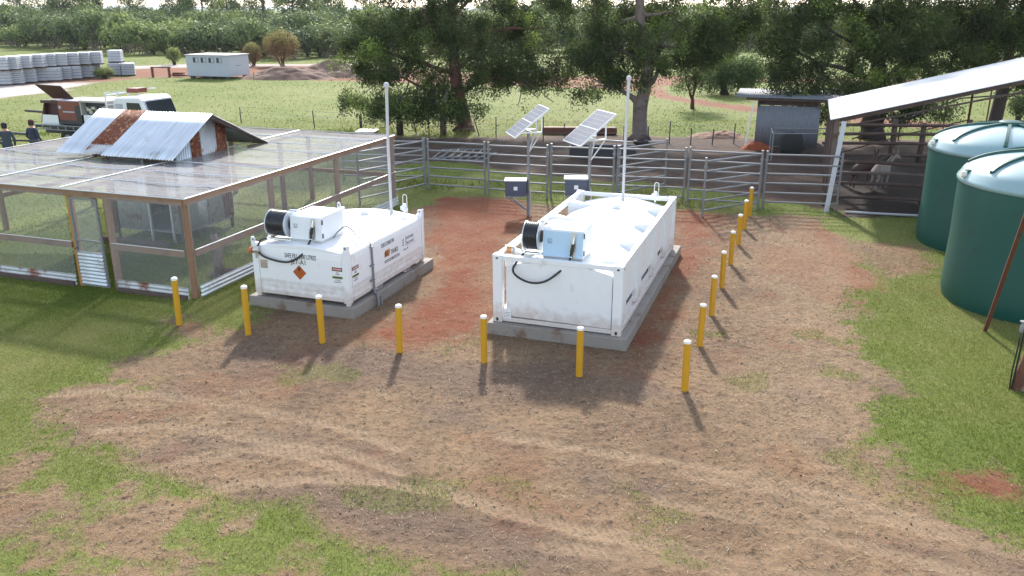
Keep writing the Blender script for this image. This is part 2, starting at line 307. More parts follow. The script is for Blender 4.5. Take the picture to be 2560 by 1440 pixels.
TRK = [[[(-5.0,9.67,),(-4.7,9.82,),(-4.17,10.14,),(-3.55,10.28,),(-2.84,10.08,),(-1.98,9.57,),(-0.91,9.19,),(0.1,8.66,),(1.47,8.18,),(2.73,7.75,),(4.21,7.16,)],[(-4.07,9.14,),(-3.49,9.36,),(-2.7,9.49,),(-1.81,9.47,),(-0.92,9.26,),(0.1,8.75,),(1.02,8.26,),(2.27,7.68,),(3.39,7.16,)],[(-7.28,12.01,),(-6.59,12.16,),(-5.57,12.01,),(-4.44,11.66,),(-3.49,11.32,),(-2.32,10.82,),(-1.56,10.3,)],[(-5.97,10.82,),(-5.05,11.01,),(-4.15,10.76,),(-3.25,10.41,),(-2.31,10.19,),(-1.48,9.67,)],[(2.21,9.67,),(3.61,9.1,),(4.8,8.42,),(5.73,7.92,),(6.5,7.48,)],[(1.84,9.01,),(3.17,8.5,),(4.33,7.89,),(5.4,7.35,)],[(-0.17,10.64,),(1.21,10.19,),(2.51,9.82,),(3.91,9.23,),(5.27,8.42,)],[(2.48,7.16,),(2.71,7.68,),(3.36,8.34,),(3.88,8.75,)],[(8.02,22.97,),(7.09,19.76,),(6.02,16.25,),(5.0,13.36,),(4.19,11.26,),(4.02,9.87,)],[(8.47,21.25,),(7.45,17.85,),(6.49,14.88,),(5.64,12.69,),(5.11,11.01,),(5.04,9.87,)],[(0.36,8.11,),(1.64,7.82,),(2.67,7.54,),(3.75,7.04,)]]][0]
xs = [0.]
st = .045
while xs[-1] < 2600:
    if xs[-1] > 7: st = max(st * 1.035, st)
    xs.append(xs[-1] + st)
X1 = np.array([-a for a in xs[:0:-1]] + xs)
ys = [5.0]; st = .045
while ys[-1] < 4200:
    if ys[-1] > 14: st *= 1.012 if ys[-1] < 45 else 1.05
    ys.append(ys[-1] + st)
Y1 = np.concatenate([[-60, -30, -15, -8, -4, -1, 1, 2.5, 3.5, 4.3, 4.7], ys])
XX, YY = np.meshgrid(X1, Y1); gx, gy = XX.ravel(), YY.ravel()
def ground_masks(gx, gy):
    """world-space ground cover: how bare, red, dark, gravelly or dry the soil is"""
    n1 = fbm(gx * .9, gy * .9, 3) - .5; n2 = fbm(gx * 3.1, gy * 3.1, 9) - .5; n0 = fbm(gx * .22, gy * .22, 5) - .5
    n3 = fbm(gx * 11, gy * 11, 13, 2) - .5; nz = n1 * 1.2 + n2 * .7 + n3 * .5 * (gy < 30)
    def pm(k, w_=.35, amp=1.): return sstep(sdist(gx, gy, POLY[k]) + nz * amp, w_)
    far = np.clip(gy / 40, .6, 2.5)
    bare = pm('bare', .75, 1.25)
    bare = np.maximum(bare, pm('yard', .5, 1.2))
    bare = np.maximum(bare, pm('road1', .8, 1.2)); bare = np.maximum(bare, pm('road2', .8, 1.)); bare = np.maximum(bare, pm('palletdirt', .8, 1.2))
    bare = np.maximum(bare, pm('gravel', .8, 2.2))
    bare = np.maximum(bare, .75 * pm('drygrass', .5, .8)); bare = np.maximum(bare, .85 * pm('red4', .4, .6))
    patch = sstep(fbm(gx * .55 + 7, gy * .55, 31) - .66, .05) * (gy < 16) * (1 - np.maximum(pm('red1', .8, .3), pm('red2', .8, .3)))        # thin tufts coming through the bare soil
    bare = bare * (1 - .42 * patch)
    bare = np.where(pm('sparse', .5, .7) > .01, np.maximum(bare * (1 - pm('sparse', .5, .7)), pm('sparse', .5, .7) * np.clip(.50 + n1 * 1.5 + n2 * 1.5, .12, .95)), bare)
    bare = bare * (1 - pm('green2', .35, .9) * np.clip(.9 + n1 * 1.5, 0, 1)) * (1 - pm('greenstrip', .3, .6)) * (1 - pm('shadegrass', .15, .3))
    red = np.maximum.reduce([pm('red1', .5, .9), 1. * pm('red2', .6, .9), .9 * pm('red3', .5, .6), .45 * pm('palestrip', .3, .2) * (fbm(gx * .9 + 3, gy * .9, 91) > .56), .9 * pm('red4', .3, .6), .6 * pm('red5', .8, 1.2), .5 * pm('red6', .8, 1.2), .85 * pm('road1', .6, .5), .6 * pm('palletdirt', .6, .5)])
    spots = sstep(fbm(gx * .8 + 40, gy * .8, 77) - .68, .05) * (gy < 25) * .22
    red = np.maximum(red, spots)
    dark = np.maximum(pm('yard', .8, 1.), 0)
    grav = np.maximum(pm('gravel', .6, 1.5), pm('road2', .6, .6))
    dry = np.clip(.5 + n0 * 2.2 + (gy > 25) * .12, 0, 1); dry = np.maximum(dry, .9 * pm('drygrass', .6, .6)); dry = np.maximum(dry, .75 * pm('sparse', .6, .6))
    return bare, red, dark, grav, dry
bare, red, dark, grav, dry = ground_masks(gx, gy)
trk = np.zeros_like(gx); near = (gy < 32) & (gy > 6) & (np.abs(gx) < 14); nx_, ny_ = gx[near], gy[near]; tz = np.zeros_like(nx_); tm = np.zeros_like(nx_); tr_ = np.zeros_like(nx_)
for pl in TRK:
    best = np.full(nx_.shape, 9.); bs = np.zeros_like(nx_); s0 = 0
    for (ax, ay), (bx, by) in zip(pl[:-1], pl[1:]):
        ex, ey = bx - ax, by - ay; L = math.hypot(ex, ey); t = np.clip(((nx_ - ax) * ex + (ny_ - ay) * ey) / L ** 2, 0, 1)
        d = np.hypot(nx_ - ax - ex * t, ny_ - ay - ey * t); side = np.sign((nx_ - ax) * ey - (ny_ - ay) * ex)
        k = d < np.abs(best); best = np.where(k, d * side, best); bs = np.where(k, s0 + t * L, bs); s0 += L
    m_ = sstep(.115 - np.abs(best), .05); fade = np.clip(.6 + 1.6 * (fbm(nx_ * .7, ny_ * .7, 90) - .35), 0, 1); m_ = m_ * fade
    if pl[0][1] > 18: m_ = m_ * .3
    tr_ = np.where((np.abs(best) < .24), bs, tr_); tm = np.maximum(tm, m_ * .9); tz = tz - .009 * m_ + m_ * .005 * np.sin((nx_ + ny_ * .35) * 2 * math.pi / .16) + .006 * sstep(.05 - np.abs(np.abs(best) - .17), .05) * fade
trk[near] = tm; tmask = trk.copy(); trk = np.maximum(trk, .36 * sstep(sdist(gx, gy, POLY['palestrip']) + (fbm(gx * .9, gy * .9, 3) - .5) * 1.2, .6) * (.5 + fbm(gx * 2.2, gy * 2.2, 44))); dimm = np.maximum.reduce([sstep(sdist(gx, gy, POLY[k_]) + (fbm(gx * 1.3, gy * 1.3, 7) - .5) * 1.0, .45) for k_ in ('dim1', 'dim2', 'dim3')]) * (gy < 30); man = sstep(sdist(gx, gy, POLY['shed_shade']) + (fbm(gx * .9, gy * .9, 3) - .5), .5); trs = gx + gy * .35
hz = (fbm(gx * .35, gy * .35, 60) - .5) * .06 * (gy < 60) + (fbm(gx * 1.6, gy * 1.6, 61) - .5) * .022 + (fbm(gx * 7, gy * 7, 62, 3) - .5) * .030 * (gy < 30) * bare
clod = sstep(fbm(gx * 9, gy * 9, 63, 2) - .70, .06) * .02 * bare * (gy < 22)
hz = hz + clod; hz[near] += tz
hz *= np.clip((gy - 3) / 3, 0, 1) * np.clip((300 - gy) / 100, 0, 1)
for (cx_, cy_, hw, hl, rz_) in ((1.77, 16.7, 1.5, 3.4, -19.2), (-3.6, 17.4, 1.4, 2.2, -19.7)):      # level pads under the slabs
    a = R(rz_); lx = (gx - cx_) * math.cos(a) + (gy - cy_) * math.sin(a); ly = -(gx - cx_) * math.sin(a) + (gy - cy_) * math.cos(a)
    hz = np.where((np.abs(lx) < hw) & (np.abs(ly) < hl), np.minimum(hz, 0), hz)
nX, nY = len(X1), len(Y1); ii, jj = np.meshgrid(np.arange(nX - 1), np.arange(nY - 1)); a0 = (jj * nX + ii).ravel()
gq = np.stack([a0, a0 + 1, a0 + nX + 1, a0 + nX], 1)
def ground_material():
    m = bpy.data.materials.new('ground_soil_and_turf'); m.use_nodes = True; n = m.node_tree.nodes; l = m.node_tree.links; p = n['Principled BSDF']
    p.inputs['Roughness'].default_value = .92; p.inputs['Specular IOR Level'].default_value = .2
    geo = n.new('ShaderNodeNewGeometry')
    def att(a): q = n.new('ShaderNodeAttribute'); q.attribute_name = a; return q.outputs['Fac']
    def noise(s, d=5, r=.6, st=None):
        q = n.new('ShaderNodeTexNoise'); q.inputs['Scale'].default_value = s; q.inputs['Detail'].default_value = d; q.inputs['Roughness'].default_value = r
        if st:
            mp = n.new('ShaderNodeMapping'); mp.inputs['Scale'].default_value = st; mp.inputs['Rotation'].default_value = (0, 0, R(14)); l.new(geo.outputs['Position'], mp.inputs[0]); l.new(mp.outputs[0], q.inputs['Vector'])
        else: l.new(geo.outputs['Position'], q.inputs['Vector'])
        return q.outputs['Fac']
    def mr(v, a, b, c=0., d=1.):
        q = n.new('ShaderNodeMapRange'); q.inputs[1].default_value = a; q.inputs[2].default_value = b; q.inputs[3].default_value = c; q.inputs[4].default_value = d; l.new(v, q.inputs[0]); return q.outputs[0]
    def mix(f, a, b):
        q = n.new('ShaderNodeMix'); q.data_type = 'RGBA'
        for i, x in ((0, f), (6, a), (7, b)):
            if hasattr(x, 'links') or hasattr(x, 'is_linked'): l.new(x, q.inputs[i])
            else: q.inputs[i].default_value = x
        return q.outputs[2]
    def ma(op, a, b):
        q = n.new('ShaderNodeMath'); q.operation = op
        for i, x in enumerate((a, b)):
            if hasattr(x, 'is_linked'): l.new(x, q.inputs[i])
            else: q.inputs[i].default_value = x
        return q.outputs[0]
    f1 = noise(1.1, 6); f2 = noise(9, 7, .7); f3 = noise(45, 5, .7); fs = noise(4, 7, .7, (.6, 1.5, 1)); f4 = noise(.35, 4); f5 = noise(110, 3, .7)
    soil = mix(mr(f1, .35, .65), SOIL_A, SOIL_B); soil = mix(mr(f4, .42, .62, 0, .75), soil, SOIL_C); soil = mix(mr(noise(.6, 5, .6), .52, .66, 0, .6), soil, SOIL_G)
    soil = mix(mr(fs, .5, .7, 0, .6), soil, SOIL_C)
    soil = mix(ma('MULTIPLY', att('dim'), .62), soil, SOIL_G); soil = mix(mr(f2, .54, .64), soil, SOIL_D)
    soil = mix(mr(f3, .60, .72, 0, .7), soil, SOIL_E)
    soil = mix(mr(f5, .54, .64, 0, .8), soil, SOIL_F)
    redc = mix(mr(f2, .35, .65), RED_A, RED_B); redc = mix(mr(f3, .58, .7, 0, .6), redc, RED_C)
    c = mix(ma('MULTIPLY', att('red'), mr(f1, .25, .6, .55, 1)), soil, redc)
    c = mix(ma('MULTIPLY', att('track'), mr(f2, .2, .8, .55, .95)), c, TRACKC)
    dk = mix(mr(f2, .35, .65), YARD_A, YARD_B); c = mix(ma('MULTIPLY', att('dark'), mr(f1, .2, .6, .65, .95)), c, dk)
    c = mix(att('shed_shade'), c, (.034, .025, .021, 1)); c = mix(att('gravel'), c, mix(mr(f3, .3, .7), GRAV_A, GRAV_B))  # shed shade painted into the soil colour, then gravel
    g = mix(mr(f4, .35, .62), GR_A, GR_B); g = mix(mr(f2, .4, .68), g, GR_C)
    g = mix(ma('MULTIPLY', att('dry'), mr(f1, .3, .65)), g, GR_D); g = mix(mr(f3, .5, .72, 0, .6), g, GR_E)
    e = ma('ADD', att('bare'), ma('MULTIPLY', ma('SUBTRACT', ma('ADD', ma('MULTIPLY', f2, .6), ma('MULTIPLY', f3, .4)), .5), 1.3))
    l.new(mix(mr(e, .30, .70), g, c), p.inputs['Base Color'])
    b = n.new('ShaderNodeBump'); b.inputs['Strength'].default_value = 1.; b.inputs['Distance'].default_value = .045
    tread = ma('MULTIPLY', ma('MULTIPLY', ma('SINE', ma('MULTIPLY', att('trs'), 70.), 0.), att('tmask')), .10)
    l.new(ma('ADD', ma('ADD', ma('MULTIPLY', f2, .9), tread), ma('ADD', ma('MULTIPLY', f3, .35), ma('MULTIPLY', f5, .15))), b.inputs['Height']); l.new(b.outputs[0], p.inputs['Normal'])
    return m
SOIL_A = (0.246, 0.154, 0.089, 1); SOIL_B = (0.156, 0.099, 0.061, 1); SOIL_C = (0.303, 0.201, 0.113, 1); SOIL_D = (0.096, 0.064, 0.042, 1); SOIL_E = (0.350, 0.254, 0.170, 1); SOIL_F = (0.055, 0.036, 0.025, 1)
SOIL_G = (0.142, 0.097, 0.076, 1); RED_A = (0.177, 0.042, 0.016, 1); RED_B = (0.186, 0.062, 0.028, 1); RED_C = (0.100, 0.032, 0.017, 1); TRACKC = (0.313, 0.219, 0.137, 1)
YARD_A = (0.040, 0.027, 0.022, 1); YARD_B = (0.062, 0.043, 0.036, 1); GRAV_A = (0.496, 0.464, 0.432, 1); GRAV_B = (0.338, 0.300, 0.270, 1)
GR_A = (0.115, 0.153, 0.022, 1); GR_B = (0.154, 0.190, 0.031, 1); GR_C = (0.091, 0.125, 0.018, 1); GR_D = (0.191, 0.204, 0.066, 1); GR_E = (0.037, 0.053, 0.013, 1)
gme = np_mesh('ground', np.stack([gx, gy, hz], 1), quads=gq, attrs=dict(bare=bare, red=red, dark=dark, gravel=grav, dry=dry, track=trk, trs=trs, shed_shade=man, tmask=tmask, dim=dimm), mats=[ground_material()], smooth=True)
tag(link('ground', gme), kind='structure')
# ridge on the horizon, distance haze painted into its bluish colour
mb = MB()
pts = [(-2600 + i * 60, 0) for i in range(88)]
hh = [2 + 12 * float(vn(np.array([i * .13]), np.array([3.]), 4)[0]) for i in range(88)]
vs = []; fs = []
for i, (x, _) in enumerate(pts):
    vs += [(x, 3300, -2), (x, 3500, hh[i]), (x, 3900, -2)]
for i in range(87):
    for k in (0, 1): fs.append((i * 3 + k, (i + 1) * 3 + k, (i + 1) * 3 + k + 1, i * 3 + k + 1))
mb.add(vs, fs); M['ridge'] = mat('distant_ridge', (.36, .44, .52), .9)
tag(part('hills', mb, 'ridge', smooth=True), kind='structure')

# ================================================================ CONCRETE SLABS
YA = -19.2
def slab(name, label, o, rz, x0, x1, y0, y1, h):
    mb = MB(); mb.box(x0, x1, y0, y1, -.12, h)
    q = part(name, mb, 'concrete', bevel=.012); q.location = (*o, 0); q.rotation_euler = (0, 0, R(rz))
    return tag(q, label, 'concrete slab', 'concrete slabs under the fuel tanks')
slab('concrete_slab', 'larger grey concrete slab under the long white framed fuel tank', (-.36, 14.67), YA, -.08, 2.56, -.10, 6.45, .222)
slab('concrete_slab', 'smaller grey concrete slab under the fuel tank with the orange diamond', (-5.2, 16.17), -19.7, -.16, 2.27, -.07, 3.62, .222)
# ================================================================ BOLLARDS
def make_bollard():
    t = thing('bollard', 'x', 'bollard', group='yellow bollards around the fuel tanks')
    mb = MB(); mb.lathe([(.057, -.1), (.057, .845)], 28); part('post', mb, 'yellow', t, smooth='auto')
    mb = MB(); mb.lathe([(.060, .845), (.060, .868), (.052, .885), (.03, .897), (.0, .90)], 28); part('cap', mb, 'cap', t, smooth='auto')
    return t
BL = [
 ('leftmost yellow bollard, standing in front of the netted pen corner post', (432,692,449,813)),
 ('yellow bollard in front of the left corner of the smaller concrete slab', (609,713,621,836)),
 ('yellow bollard in front of the danger signs of the smaller fuel tank', (798,737,807,856)),
 ('yellow bollard in front of the red soil gap between the two fuel tanks', (994,760,1000,881)),
 ('yellow bollard beside the front left corner of the long white fuel tank', (1208,787,1210,907)),
 ('yellow bollard in front of the right half of the long fuel tank', (1448,817,1447,942)),
 ('nearest and rightmost yellow bollard of the front row, at the row corner', (1718,849,1711,979)),
 ('yellow bollard just behind the corner bollard, first of the side row', (1755,759,1748,867)),
 ('second yellow bollard of the side row beside the long tank', (1785,688,1779,789)),
 ('third yellow bollard of the side row beside the long tank', (1810,627,1804,720)),
 ('fourth yellow bollard of the side row beside the long tank', (1831,577,1826,662)),
 ('fifth yellow bollard of the side row, fourth from its far end', (1848,535,1845,613)),
 ('yellow bollard second from the far end of the side row', (1862,499,1860,573)),
 ('farthest yellow bollard, in front of the swung open stock gate', (1876,467,1873,541))]
BXY = [(-6.4,15.03,),(-4.93,14.55,),(-3.46,14.16,),(-1.99,13.69,),(-0.48,13.24,),(1.11,12.66,),(2.75,12.1,),(3.38,13.95,),(3.96,15.56,),(4.57,17.28,),(5.19,19.02,),(5.82,20.75,),(6.4,22.38,),(6.95,23.87,)]
BH = [0.98,0.97,0.92,0.91,0.88,0.89,0.89,0.83,0.84,0.84,0.83,0.82,0.83,0.88]
b0 = make_bollard()
LEAN = [(.6, 1.2), (-.5, .3), (.8, -.4), (0, .9), (.4, 0), (-.3, .2), (.5, -.8), (.2, .8), (-.8, .2), (0, -.5), (.4, .3), (0, 0), (.3, .3), (-.4, 0)]
for i, ((lab, _), xy, h) in enumerate(zip(BL, BXY, BH)):
    o = b0 if i == 0 else dup(b0)
    o.location = (*xy, 0); o.rotation_euler = (R(LEAN[i][0]), R(LEAN[i][1]), 0); o.scale = (1, 1, h / .9); o['label'] = lab
# ================================================================ LONG FRAMED TANK
def hose(pts, r, name, m, parent, seg=10):
    P_ = [Vector(p) for p in pts]; out = []
    for i in range(len(P_) - 1):
        a, b, c, d = P_[max(i - 1, 0)], P_[i], P_[i + 1], P_[min(i + 2, len(P_) - 1)]
        for k in range(8):
            t = k / 8; out.append(.5 * ((2 * b) + (c - a) * t + (2 * a - 5 * b + 4 * c - d) * t * t + (-a + 3 * b - 3 * c + d) * t ** 3))
    out.append(P_[-1]); mb = MB(); mb.tube(out, r, seg); return part(name, mb, m, parent, smooth=True)
def reel(parent, x0, x1, y, z, r):
    """hose reel, axis along x"""
    t = MB()
    def disc(t, xa, xb, rr):
        n = 32; vs = []
        for xx in (xa, xb): vs += [(xx, y + rr * math.cos(k * 2 * math.pi / n), z + rr * math.sin(k * 2 * math.pi / n)) for k in range(n)]
        t.add(vs, [tuple(reversed(range(n))), tuple(range(n, 2 * n))] + [(k, (k + 1) % n, n + (k + 1) % n, n + k) for k in range(n)])
    disc(t, x0, x0 + .018, r); disc(t, x1 - .018, x1, r)
    rl = part('hose_reel', t, 'zinc', parent, smooth='auto', bevel=.004)
    nc = int((x1 - x0 - .05) / .038); h = []
    for i in range(nc * 28 + 1):
        a = i / 28 * 2 * math.pi; h.append((x0 + .04 + (x1 - x0 - .08) * i / (nc * 28), y + r * .88 * math.cos(a), z + r * .88 * math.sin(a)))
    mb = MB(); mb.tube(h, .021, 8); part('coiled_hose', mb, 'black', rl, smooth=True)
    mb = MB(); disc(mb, x0 + .02, x1 - .02, r * .80); part('drum', mb, 'black', rl)
    mb = MB(); disc(mb, x1, x1 + .03, r * .42); disc(mb, x0 - .02, x0, r * .3); part('hub', mb, 'dark', rl, smooth='auto')
    mb = MB()
    mb.beam((x1 + .045, y, z + .03), (x1 + .045, y - .09, z - r - .04), .03, .05); mb.beam((x0 - .035, y, z + .03), (x0 - .035, y - .09, z - r - .04), .03, .05)
    mb.tube([(x0 - .05, y - .12, z - r - .03), (x1 + .06, y - .12, z - r - .03)], .03, 10)
    mb.tube([(x0 - .05, y + .16, z - r - .02), (x1 + .06, y + .16, z - r - .02)], .02, 10)
    part('reel_bracket', mb, 'chrome', rl, smooth='auto', bevel=.004)
    mb = MB(); mb.tube([(x1 - .03, y + .02, z + r * 1.03), (x1 + .16, y + .10, z + r * 1.0)], .02, 8); part('swivel_pipe', mb, 'chrome', rl, smooth='auto')
    return rl
def cabinet(parent, x0, x1, y0, y1, z0, z1, door, xcut=.15):
    """dispensing cabinet with a leaning front and a nozzle recess"""
    mb = MB(); lean = .05; b = z0 + .09; xs_ = x1 - .24; xe = x1 - .13
    mb.prism([(y0 + .03, b), (y0 + lean + .03, z1 - .03), (y0 + lean + .10, z1), (y1, z1), (y1, b)], (x0, 0, 0), (0, 1, 0), (0, 0, 1), (x1 - x0, 0, 0))
    c = part('dispensing_cabinet', mb, 'cabinet', parent, bevel=.008)
    mb = MB(); mb.box(x0 + .01, x1 - .01, y0 + .05, y1 - .02, z0, b - .002); part('plinth', mb, 'inox', c)
    fr = lambda a, zz: y0 + .03 + lean * (zz - b) / (z1 - .03 - b)
    mb = MB(); zt = z1 - .055; zb = b + .01
    mb.prism([(x0 + .01, 0), (xs_, 0), (xs_, 1), (x0 + .01, 1)], (0, fr(0, zb) - .012, zb), (1, 0, 0), (0, fr(0, zt) - fr(0, zb), zt - zb), (0, .010, 0))
    mb.prism([(xe, 0), (x1 - .01, 0), (x1 - .01, 1), (xe, 1)], (0, fr(0, zb) - .012, zb), (1, 0, 0), (0, fr(0, zt) - fr(0, zb), zt - zb), (0, .010, 0))
    part('door', mb, door, c, bevel=.003)
    mb = MB(); mb.prism([(xs_ + .012, 0), (xe - .012, 0), (xe - .012, 1), (xs_ + .012, 1)], (0, fr(0, zb) - .006, zb), (1, 0, 0), (0, fr(0, zt) - fr(0, zb), zt - zb), (0, .004, 0)); part('nozzle_recess', mb, 'inox', c)
    xm = (xs_ + xe) / 2; mb = MB(); yf = y0 - .02
    mb.tube([(xm - .03, yf, zb + .02), (xm - .01, yf, zb + .12)], .022, 10); mb.tube([(xm - .01, yf, zb + .12), (xm + .01, yf + .02, zb + .27)], .030, 10)
    part('nozzle_grip', mb, 'black', c, smooth='auto')
    mb = MB(); mb.tube([(xm + .012, yf + .02, zb + .27), (xm + .02, yf + .03, zb + .35), (xm + .035, yf + .04, zb + .40)], [.018, .014, .012], 8); mb.tube([(xm - .05, yf - .01, zb + .03), (xm + .0, yf - .01, zb + .03)], .018, 8); mb.beam((xm - .05, yf - .02, zb + .05), (xm - .035, yf, zb + .24), .012, .012)
    part('nozzle', mb, 'chrome', c, smooth='auto')
    mb = MB()
    for zz in (zb + .04, zt - .10): mb.box(x1 + .001, x1 + .016, y0 + .07, y0 + .10, zz, zz + .09)
    part('hinge', mb, 'dark', c)
    mb = MB(); lx = x0 + .10; lz = zb + (zt - zb) * .52; yy = fr(0, lz) - .016
    for a, b_, c_, d_ in ((lx, lx + .075, lz, lz + .006), (lx, lx + .075, lz + .075, lz + .081), (lx, lx + .006, lz, lz + .08), (lx + .069, lx + .075, lz, lz + .08), (lx + .02, lx + .05, lz + .015, lz + .022), (lx + .02, lx + .027, lz + .015, lz + .05)): mb.box(a, b_, yy, yy + .004, c_, d_)
    part('door_latch', mb, 'greyink', c)
    return c
def vents(parent, pole, cap, br, ztop, base):
    mb = MB(); x, y = pole; mb.tube([(x, y, base), (x - .005, y, base + 1.6), (x + .02, y, ztop)], .034, 12); mb.lathe([(.045, 0), (.045, .10)], 12, (x, y, base - .02))
    v = part('vent_pipe', mb, 'pvc', parent, smooth='auto'); mb = MB(); mb.lathe([(.05, 0), (.058, .01), (.058, .07), (.03, .10)], 14, (x + .02, y, ztop - .01)); part('vent_cap', mb, 'pvc', v, smooth='auto')
    mb = MB(); x, y = cap; mb.lathe([(.085, 0), (.085, .055), (.11, .056), (.115, .09), (.10, .10), (0, .10)], 24, (x, y, base)); part('filler_cap', mb, 'cabinet', parent, smooth='auto')
    mb = MB(); x, y = br; mb.lathe([(.02, 0), (.02, .10), (.055, .10), (.06, .2), (.04, .25), (.02, .26)], 14, (x, y, base - .02))
    mb.lathe([(.045, 0), (.045, .07)], 10, (x - .05, y, base + .1)); mb.lathe([(.045, 0), (.045, .07)], 10, (x + .05, y - .02, base + .07))
    g = part('level_gauge', mb, 'cabinet', parent, smooth='auto')
    mb = MB(); mb.tube([(x - .03, y, base + .2)] + [(x + .02 - .05 * math.cos(a), y, base + .40 + .05 * math.sin(a)) for a in np.linspace(0, math.pi, 9)] + [(x + .07, y, base + .02)], .009, 8); part('gauge_tube', mb, 'cap', g, smooth='auto')
LT = thing('framed_fuel_tank', 'long white fuel tank in a half height container frame, on the larger slab', 'fuel tank', (-.36, 14.67, .222), YA)
W_, L_, H_ = 2.435, 6.06, 1.30
for i, (cx, cy) in enumerate(((0, 0), (1, 0), (1, 1), (0, 1))):
    x0 = cx * (W_ - .18); y0 = cy * (L_ - .17); mb = MB(); mb.box(x0 + .004, x0 + .176, y0 + .004, y0 + .166, .115, H_ - .115); cp_ = part('corner_post', mb, 'white', LT, bevel=.008)
    for za_, zb_ in ((0, .12), (H_ - .12, H_ + .004)): mb = MB(); mb.box(x0, x0 + .18, y0, y0 + .17, za_, zb_); part('corner_casting', mb, 'white', cp_, bevel=.012)
    mb = MB()
    for zz in (.055, H_ - .06):
        for s_ in (0, 1):
            n = 14; hx = x0 + .09; yy = y0 - .0015 if cy == 0 else y0 + .1715
            mb.prism([(.026 * math.cos(k * 2 * math.pi / n), (.036 if zz < .5 else .018) * math.sin(k * 2 * math.pi / n)) for k in range(n)], (hx, yy, zz), (1, 0, 0), (0, 0, 1), (0, .001, 0))
            break
        xx = x0 - .0015 if cx == 0 else x0 + .1815
        mb.prism([(.026 * math.cos(k * 2 * math.pi / n), (.036 if zz < .5 else .018) * math.sin(k * 2 * math.pi / n)) for k in range(n)], (xx, y0 + .085, zz), (0, 1, 0), (0, 0, 1), (.001, 0, 0))
    part('casting_hole', mb, 'dark', cp_)
for x0 in (.02, W_ - .12):
    mb = MB(); mb.box(x0, x0 + .10, .17, L_ - .17, H_ - .10, H_ - .012); part('top_rail', mb, 'white', LT, bevel=.006)
    mb = MB(); mb.box(x0, x0 + .10, .17, L_ - .17, .02, .12); part('bottom_rail', mb, 'white', LT, bevel=.006)
for y0 in (.03, L_ - .13):
    mb = MB(); mb.box(.18, W_ - .18, y0, y0 + .10, H_ - .10, H_ - .012); part('top_rail', mb, 'white', LT, bevel=.006)
    mb = MB(); mb.box(.18, W_ - .18, y0, y0 + .10, .02, .10); part('bottom_rail', mb, 'white', LT, bevel=.006)
n = 16; arch = [(.24 + (W_ - .48) * i / n, 1.075 + .165 * math.sin(math.pi * i / n) ** .9) for i in range(n + 1)]
mb = MB(); mb.prism([(.24, .13)] + arch + [(W_ - .24, .13)], (0, .16, 0), (1, 0, 0), (0, 0, 1), (0, L_ - .34, 0)); body = part('tank_body', mb, 'white', LT, smooth='auto', bevel=.01)
arch2 = [(.25 + (W_ - .445) * i / n, 1.10 + .135 * math.sin(math.pi * i / n) ** .9 - .0) for i in range(n + 1)]
mb = MB(); mb.prism([(.25, .125)] + arch2 + [(W_ - .195, .105)], (0, .045, 0), (1, 0, 0), (0, 0, 1), (0, .11, 0)); part('front_panel', mb, 'white', LT, bevel=.006)
mb = MB()                                                        # ribbed outer wall on the right
xr = W_ - .10; segs = [(.17, .62, 0), (.62, 1.55, 1), (1.55, 2.12, 0), (2.12, 3.30, 1), (3.30, 3.95, 0), (3.95, 4.80, 1), (4.80, 5.90, 0)]
for a, b, slot in segs:
    z0 = .40 if slot else .13; xo = xr + (.012 if slot else .05)
    mb.box(xr - .03, xo, a, b - .002, z0, H_ - .102)
    if not slot: mb.box(xr + .05, xr + .066, a + .09, a + .15, .13, H_ - .102)
part('side_wall', mb, 'white', LT, bevel=.006)
mb = MB(); [mb.box(xr - .06, xr - .034, a, b, .125, .41) for a, b, s_ in segs if s_]; part('slot_recess', mb, 'dark', LT)
for a, b, s_ in segs:
    if s_: mb = MB(); mb.prism([(a, .121), (b, .121), (b, .26), (a + .0, .26)], (xr - .032, 0, 0), (0, 1, 0), (0, 0, 1), (.03, 0, 0)); part('slot_lip', mb, 'white', LT, bevel=.004)
for sx in (0, 1):
    for yy in (.62, 2.0, 3.5, 5.0):
        xa, xb = (.10, .62) if sx == 0 else (W_ - .10, W_ - .52)
        za = 1.19; zb_ = 1.225
        mb = MB(); mb.add([(xa, yy - .20, H_ - .02), (xa, yy + .10, H_ - .02), (xb, yy - .02, zb_ - .02), (xa, yy - .20, H_ - .34), (xa, yy + .10, H_ - .34), (xb, yy - .02, zb_ - .06)],
                          [(0, 2, 1), (0, 3, 5, 2), (1, 2, 5, 4), (0, 1, 4, 3), (3, 4, 5)]); part('gusset', mb, 'white', LT)
cabinet(LT, .86, 1.62, .28, .98, 1.185, 1.80, 'sky_sheen')
reel(LT, .50, .80, .45, 1.60, .27)
hose([(.52, .25, 1.30), (.47, .12, 1.22), (.42, -.06, 1.08), (.52, -.10, .96), (.78, -.12, .88), (1.05, -.10, .93), (1.28, .05, 1.10), (1.40, .20, 1.26), (1.40, .255, 1.31)], .021, 'delivery_hose', 'black', LT)
vents(LT, (1.24, 5.55), (1.27, 4.72), (1.98, 5.70), 4.02, 1.23)
mb = MB(); mb.lathe([(.10, 0), (.10, .035), (.03, .05)], 20, (1.05, 2.5, 1.235)); part('manhole_cover', mb, 'white', LT, smooth='auto')
mb = MB(); mb.tube([(.17, .34, 1.33), (.27, .34, 1.33)], .075, 16); f_ = part('fill_coupling', mb, 'copper', LT, smooth='auto')
mb = MB(); mb.tube([(.27, .34, 1.33), (.31, .34, 1.33)], .085, 16); mb.beam((.33, .33, 1.38), (.33, .30, 1.20), .02, .03); mb.beam((.14, .33, 1.42), (.12, .30, 1.22), .015, .03); mb.tube([(.42, .42, 1.30), (.42, .42, 1.44), (.47, .40, 1.40)], .012, 6); mb.tube([(.47, .45, 1.28), (.48, .45, 1.40)], .012, 6); part('coupling_lever', mb, 'inox', f_)
